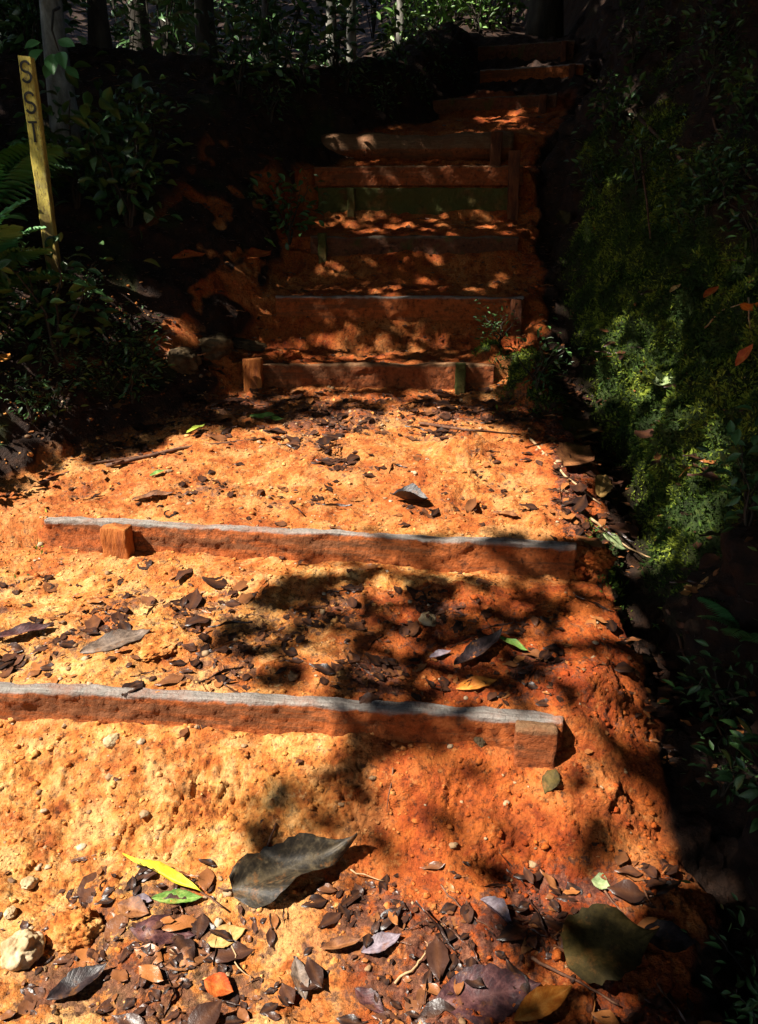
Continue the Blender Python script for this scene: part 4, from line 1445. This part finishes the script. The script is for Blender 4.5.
p = at(-34, 300, 3.6)
put_fern(drop(p.x, p.y)[0] + Vector((0, 0, .12)), .52, [(a_, t_) for a_, t_ in ((.25, 1.0), (-.1, .55), (-.6, .7), (.7, .75), (1.7, .6), (-1.2, .4), (.1, .2))], 'bright green fern leaning in at the left edge beside the marker post')
p = at(-10, 240, 4.3)
put_fern(drop(p.x, p.y)[0] + Vector((0, 0, .1)), .55, [(a_, t_) for a_, t_ in ((.2, .9), (-.4, .6), (.6, .5), (-1.3, .5), (2.2, .7))], 'darker fern behind the marker post at the left edge')
for i, (u, v_, L) in enumerate(((748, 640, .16),)):
    p, nn = G(u, v_)
    put_fern(p, L, [(a_ + i, .5) for a_ in (2.2, 3.0, 3.9, 4.6)], 'small fern in the dark at the foot of the right bank')

# ------------------------------------------------------------------ sun
SUN_DIR = Vector((.60, .26, -.80)).normalized()          # the way the light travels
sun = bpy.data.lights.new('sun', 'SUN')
sun.energy = 5.0
sun.angle = math.radians(.5)
sun.color = (1.0, .93, .82)
so = bpy.data.objects.new('sun', sun)
C.objects.link(so)
so.rotation_euler = SUN_DIR.to_track_quat('-Z', 'Y').to_euler()
so.location = (-6, -3, 12)
world = bpy.data.worlds.new('World')
SC.world = world
world.use_nodes = True
wn = world.node_tree
bg = wn.nodes['Background']
sky = wn.nodes.new('ShaderNodeTexSky')
sky.sky_type = 'NISHITA'
sky.sun_disc = False
sky.sun_elevation = math.asin(-SUN_DIR.z)
sky.sun_rotation = math.atan2(-SUN_DIR.x, -SUN_DIR.y)
wn.links.new(sky.outputs['Color'], bg.inputs['Color'])
bg.inputs['Strength'].default_value = .065


# ------------------------------------------------------------------ forest canopy: unseen crowns, cut open to shape the sun patches
def wpoly(pts):
    return np.array([tuple(G(u, v_)[0])[:2] for u, v_ in pts])


ZONES = [  # (share of the light let through, patch outline on the ground)
    (1.0, wpoly([(0, 492), (60, 470), (180, 438), (300, 418), (430, 408), (520, 436), (585, 490), (590, 540), (430, 532), (330, 530), (300, 545), (282, 580), (240, 600), (205, 640), (190, 690), (0, 690)])),
    (1.0, wpoly([(0, 680), (190, 690), (360, 706), (315, 760), (235, 775), (215, 830), (250, 880), (340, 880), (400, 930), (420, 1023), (0, 1023)])),
    (1.0, np.array([(-2.2, 1.0), (-.7, 1.0), (-.9, 2.0), (-1.1, 2.7), (-1.5, 3.0), (-2.2, 2.6)])),
    (1.0, np.array([(-1.2, .3), (.15, .3), (.12, 1.25), (-1.2, 1.3)])),
    (.62, wpoly([(400, 770), (560, 745), (665, 790), (700, 900), (690, 930), (540, 900), (430, 940), (350, 880), (390, 820)])),
    (.82, wpoly([(400, 850), (520, 790), (590, 850), (640, 880), (500, 915), (410, 920)])),
    (.6, wpoly([(400, 910), (545, 915), (560, 1023), (410, 1023)])),
    (.3, wpoly([(540, 900), (680, 900), (690, 1000), (560, 1023)])),
    (.58, wpoly([(555, 600), (640, 640), (670, 770), (565, 750)])),
    (.33, wpoly([(282, 540), (590, 545), (640, 640), (560, 770), (420, 780), (380, 820), (330, 880), (240, 880), (215, 830), (235, 775), (315, 760), (365, 706), (190, 692), (205, 640), (240, 600), (282, 580)])),
    (.85, wpoly([(530, 440), (600, 480), (660, 535), (660, 560), (600, 560), (560, 500)])),
    (.66, wpoly([(590, 380), (610, 310), (660, 300), (700, 370), (740, 460), (735, 540), (660, 560), (620, 480)])),
    (.15, wpoly([(260, 325), (500, 325), (500, 415), (260, 415)])),
    (.10, wpoly([(290, 255), (520, 255), (520, 300), (290, 300)])),
    (.18, wpoly([(330, 200), (510, 200), (510, 236), (330, 236)])),
    (.14, wpoly([(325, 140), (510, 140), (510, 180), (325, 180)])),
    (.9, wpoly([(318, 122), (352, 122), (352, 150), (318, 150)])),
    (.2, wpoly([(465, 105), (540, 105), (540, 130), (465, 130)])),
    (.6, wpoly([(510, 64), (556, 64), (556, 76), (510, 76)])),
    (.4, wpoly([(490, 325), (565, 330), (570, 405), (480, 405)])),
    (.06, wpoly([(175, 210), (310, 210), (310, 330), (175, 330)])),
    (.10, wpoly([(165, 335), (310, 335), (310, 400), (165, 400)])),
    (.85, np.array([(-1.9, 3.7), (-1.35, 3.6), (-.95, 3.98), (-1.2, 4.35)])),          # the marker post
    (.9, np.array([(-2.6, 3.0), (-1.6, 3.0), (-1.0, 4.0), (-2.2, 4.3)])),              # ferns beside it
    (.9, np.array([(.4, 11.8), (2.0, 11.8), (2.4, 15.5), (.6, 15.5)])),                        # clearing far up the path
    (.6, np.array([(-1.2, 10), (.2, 10), (.2, 11.5), (-1.2, 11.5)])),
    (.32, np.array([(-5, 10.5), (.5, 11.5), (.5, 18), (-6, 17)])),
    (.85, np.array([(-1.0, 11.2), (-.1, 11.2), (1.4, 12.6), (.5, 12.8)])),
    (.28, np.array([(-5, 8.5), (-.6, 9.0), (.9, 12), (-4.5, 13)])),
    (.3, np.array([(-4.5, 6.0), (-2.0, 6.5), (-1.5, 8.5), (-4.5, 8.5)])),
]


def in_poly(px, py, poly):
    inside = np.zeros(len(px), bool)
    j = len(poly) - 1
    for i in range(len(poly)):
        xi, yi = poly[i]
        xj, yj = poly[j]
        c_ = ((yi > py) != (yj > py)) & (px < (xj - xi) * (py - yi) / (yj - yi + 1e-12) + xi)
        inside ^= c_
        j = i
    return inside


sd = np.array(SUN_DIR)


def shade_point(p):
    """where on the ground the shadow of p falls"""
    tf = (p[:, 2] - np.interp(p[:, 1], BASE_Y, BASE_Z)) / -sd[2]
    out = p + sd * tf[:, None]
    near_ = (out[:, 0] > -6) & (out[:, 0] < 7.5) & (out[:, 1] > -2) & (out[:, 1] < 19)
    full, p = out, p[near_]
    lo = np.zeros(len(p))
    hi = (p[:, 2] + 3.0) / -sd[2]
    for _ in range(11):
        t_ = .5 * (lo + hi)
        q = p + sd * t_[:, None]
        above = q[:, 2] > terrain(q[:, 0], q[:, 1])[0]
        lo = np.where(above, t_, lo)
        hi = np.where(above, hi, t_)
    full[near_] = p + sd * lo[:, None]
    return full


def let_through(q):
    tr = np.full(len(q), .0)
    for s_, poly in ZONES:
        m = in_poly(q[:, 0], q[:, 1], poly)
        tr = np.where(m, np.maximum(tr, s_), tr)
    return tr


TREES = [  # x, y, radius, pale?, label
    (None, (57, 40), 5.2, .07, True, 'pale spotted tree trunk behind the marker post at upper left'),
    (None, (105, 90), 6.3, .06, False, 'thin dark trunk right of the pale spotted trunk'),
    (None, (210, 90), 8.5, .10, False, 'dark tree trunk left of the stair, deep in the undergrowth'),
    (None, (333, 30), 11.5, .07, True, 'pale stem, left one of the twin lit trunks above the stair'),
    (None, (350, 30), 11.8, .06, True, 'pale stem, right one of the twin lit trunks above the stair'),
    (None, (402, 20), 13.0, .06, True, 'slim pale trunk left of the bright clearing'),
    (None, (440, 12), 14.5, .08, True, 'slim trunk in the bright green clearing'),
    (None, (475, 12), 15.5, .06, False, 'dark trunk right side of the bright green clearing'),
    (None, (545, 20), 11.0, .16, False, 'thick dark trunk right of the bend at the top'),
    (None, (640, 40), 8.5, .14, False, 'black trunk on top of the right bank'),
    (None, (720, 40), 6.5, .12, False, 'black trunk on the right bank near the frame edge'),
    (None, (270, 40), 13.5, .12, False, 'dark trunk in the middle of the forest, left of the twin lit trunks'),
    (None, (140, 20), 11, .12, False, 'dark trunk at the back of the forest on the left'),
    (None, (15, 10), 9, .13, False, 'dark trunk behind the sprig of broad leaves'),
    ((-4.4, -1.8), None, 0, .15, False, 'unseen shade tree standing left of the path, beside the camera'),  # the shade trees are out of frame, put in to block sun
    ((3.4, 1.0), None, 0, .17, False, 'unseen shade tree standing on the hillside right of the camera'),
    ((-2.6, -4.5), None, 0, .16, False, 'unseen shade tree standing downhill behind the camera, on the left'),
    ((2.8, -5.0), None, 0, .16, False, 'unseen shade tree standing downhill behind the camera, on the right'),
    ((-8.5, 4.5), None, 0, .2, False, 'unseen shade tree far out on the left slope'),
    ((-10, -3), None, 0, .2, False, 'unseen shade tree lower on the left slope'),
    ((8.5, 5), None, 0, .2, False, 'unseen shade tree far out on the right slope'),
    ((9, -3), None, 0, .2, False, 'unseen shade tree lower on the right slope'),
    ((-11, 14), None, 0, .2, False, 'forest tree far up the left slope'),
    ((10, 15), None, 0, .2, False, 'forest tree far up the right slope'),
    ((-5, 22), None, 0, .2, False, 'forest tree on the far hillside, left of centre'),
    ((5, 23), None, 0, .2, False, 'forest tree on the far hillside, right of centre'),
]
tree_xy = []
for xy, px, yd, r, pale, lab in TREES:
    if xy is None:
        q = at(*px, yd)
        xy = (q.x, q.y)
    tree_xy.append(xy)
tree_xy = np.array(tree_xy)
gz = np.array([drop(x, y)[0].z if (abs(x) < 14 and .4 < y < 29) else terrain(np.array([x]), np.array([y]))[0][0] for x, y in tree_xy])


def canopy_points(n, x0, x1, y0, y1, z0, z1, clump):
    c_ = np.stack([RNG.uniform(x0, x1, n // clump), RNG.uniform(y0, y1, n // clump), RNG.uniform(z0, z1, n // clump)], 1)
    p = np.repeat(c_, clump, 0) + RNG.normal(0, 1, (n // clump * clump, 3)) * np.array([.32, .32, .2])
    p[:, 2] += np.interp(p[:, 1], BASE_Y, BASE_Z) + .32 * np.clip(np.abs(p[:, 0]) - 1, 0, 12) * .6
    return p


fine = canopy_points(66000, -9.5, 2.5, -5.5, 7.5, 3.6, 6.5, 12)
coarse = canopy_points(120000, -21, 19, -15, 46, 6.0, 11, 10)
allp = np.concatenate([fine, coarse])
size = np.concatenate([RNG.uniform(.11, .20, len(fine)), RNG.uniform(.34, .58, len(coarse))])
q = shade_point(allp)
q[:, :2] += RNG.normal(0, .02, (len(q), 2))
# a wide leaf reaches past its own centre: test its two ends too
ang = RNG.uniform(0, 6.28, len(allp))
xdir = np.stack([np.cos(ang), np.sin(ang), RNG.normal(-.15, .25, len(allp))], 1)
tr = let_through(q)
for e in (-.5, .5):
    q2 = q.copy()
    q2[:, :2] += (xdir[:, :2] * (size * e)[:, None])
    tr = np.maximum(tr, np.where(let_through(q2) > .95, .97, 0))
# partly open patches: whole clumps thin out together
clump_rand = np.concatenate([np.repeat(RNG.random(len(fine) // 12), 12), np.repeat(RNG.random(len(coarse) // 10), 10)])
mixr = .5 * clump_rand + .5 * RNG.random(len(allp))
mixr = np.where(mixr < .5, 2 * mixr ** 2, 1 - 2 * (1 - mixr) ** 2)
small = np.arange(len(allp)) < len(fine)
mixr = np.where(small & (tr > .08), RNG.random(len(allp)), mixr)
frac = np.where(small, np.minimum(1, -np.log(np.maximum(tr, .02)) / 2.3), np.where((tr > .08) & (np.abs(q[:, 0]) < 3) & (q[:, 1] < 8), 0, np.minimum(1, -np.log(np.maximum(tr, .02)) / 4.2)))
keep = mixr > 1 - np.where(tr > .95, -1, frac)
allp, size, xdir = allp[keep], size[keep], xdir[keep]
# extra leaves added to the crowns to block sun from ground kept dark
CELL = .05
e1 = np.cross(sd, [0, 0, 1.0])
e1 /= np.linalg.norm(e1)
e2 = np.cross(sd, e1)
tp = P[(Y > .2) & (Y < 14) & (X > -5) & (X < 5.5)][::5]
ta, tb = tp @ e1, tp @ e2
a0, b0 = ta.min() - 1, tb.min() - 1
na, nb_ = int((ta.max() - a0 + 1) / CELL) + 2, int((tb.max() - b0 + 1) / CELL) + 2
cover = np.zeros((na, nb_), np.int32)
la, lb = allp @ e1, allp @ e2
for ox in np.arange(-.30, .31, .05):
    for oy in np.arange(-.30, .31, .05):
        m_ = (ox * ox + oy * oy) < (size * .27) ** 2
        ix = ((la[m_] + ox - a0) / CELL).astype(int)
        iy = ((lb[m_] + oy - b0) / CELL).astype(int)
        ok = (ix >= 0) & (iy >= 0) & (ix < na) & (iy < nb_)
        np.add.at(cover, (ix[ok], iy[ok]), 1)
ia, ib = ((ta - a0) / CELL).astype(int), ((tb - b0) / CELL).astype(int)
hole = cover[ia, ib] < 2
_, first = np.unique(ia[hole] * nb_ + ib[hole], return_index=True)
hq = tp[hole][first]
htr = let_through(hq)
for ox, oy in ((.12, 0), (-.12, 0), (0, .12), (0, -.12)):
    htr = np.maximum(htr, let_through(hq + np.array([ox, oy, 0])))
pick = (htr < .06) & (RNG.random(len(hq)) < .6)
hq = hq[pick]
hp = hq - sd * (RNG.uniform(4.8, 8.0, len(hq)) / -sd[2])[:, None]
ha = RNG.uniform(0, 6.28, len(hp))
allp = np.concatenate([allp, hp])
size = np.concatenate([size, RNG.uniform(.24, .36, len(hp))])
xdir = np.concatenate([xdir, np.stack([np.cos(ha), np.sin(ha), RNG.normal(-.1, .15, len(hp))], 1)])
start = allp - xdir * size[:, None] * .5
nrm = RNG.normal(0, .38, (len(allp), 3)) + np.array([0, 0, 1])
own = np.argmin(((allp[:, None, :2] - tree_xy[None]) ** 2).sum(2), 1)
for i, (xy, (tx, ty)) in enumerate(zip(TREES, tree_xy)):
    r, pale, lab = xy[3], xy[4], xy[5]
    mine = np.nonzero(own == i)[0]
    t = thing('tree', lab, 'tree', (tx, ty, gz[i] - .15))
    hh = 6.5 if len(mine) == 0 else max(5.0, float(np.median(allp[mine, 2])) - gz[i] + .15)
    rs = np.random.default_rng(40 + i)
    ph = rs.uniform(0, 6)
    trunk_pts = [(.10 * math.sin(k * .5 + ph) * k / 8, .08 * math.cos(k * .4 + ph) * k / 8, hh * k / 14) for k in range(15)]
    parts = [tube(trunk_pts, [r * (1.55 if k == 0 else 1.15 if k == 1 else 1 - .045 * k) for k in range(15)], 12, .05)]
    if len(mine):
        for k in rs.choice(mine, min(9, len(mine)), replace=False):
            if let_through(shade_point(allp[k][None]))[0] > .3:
                continue
            e = Vector(allp[k] - np.array([tx, ty, gz[i] - .15]))
            s0 = Vector(trunk_pts[rs.integers(8, 13)])
            mid_ = s0.lerp(e, .5) + Vector((rs.normal(0, .15), rs.normal(0, .15), .25))
            parts.append(tube([s0, s0.lerp(mid_, .6), mid_, mid_.lerp(e, .5), e], [r * .4, r * .3, r * .22, r * .14, r * .06], 6))
    V, Fc = join(parts)
    link('trunk', pymesh('trunk', V, Fc), M['palebark'] if pale else M['bark'], t)
    if len(mine):
        me = scatter('crown', start[mine] - np.array([tx, ty, gz[i] - .15]), xdir[mine], nrm[mine], size[mine], size[mine] * .55, 2, 2, 3, fold=.3, curl=-.4)
        link('crown', me, M['canopy'], t)

# ------------------------------------------------------------------ render settings
SC.render.engine = 'CYCLES'
cy = SC.cycles
cy.use_denoising = True
try:
    cy.denoiser = 'OPENIMAGEDENOISE'
    cy.denoising_prefilter = 'ACCURATE'
except Exception:
    pass
cy.max_bounces = 5
cy.diffuse_bounces = 3
cy.glossy_bounces = 2
cy.transmission_bounces = 1
cy.caustics_reflective = False
cy.caustics_refractive = False
cy.sample_clamp_indirect = 4
SC.view_settings.view_transform = 'Standard'
SC.view_settings.look = 'None'
SC.view_settings.exposure = 1.55
SC.view_settings.gamma = 1
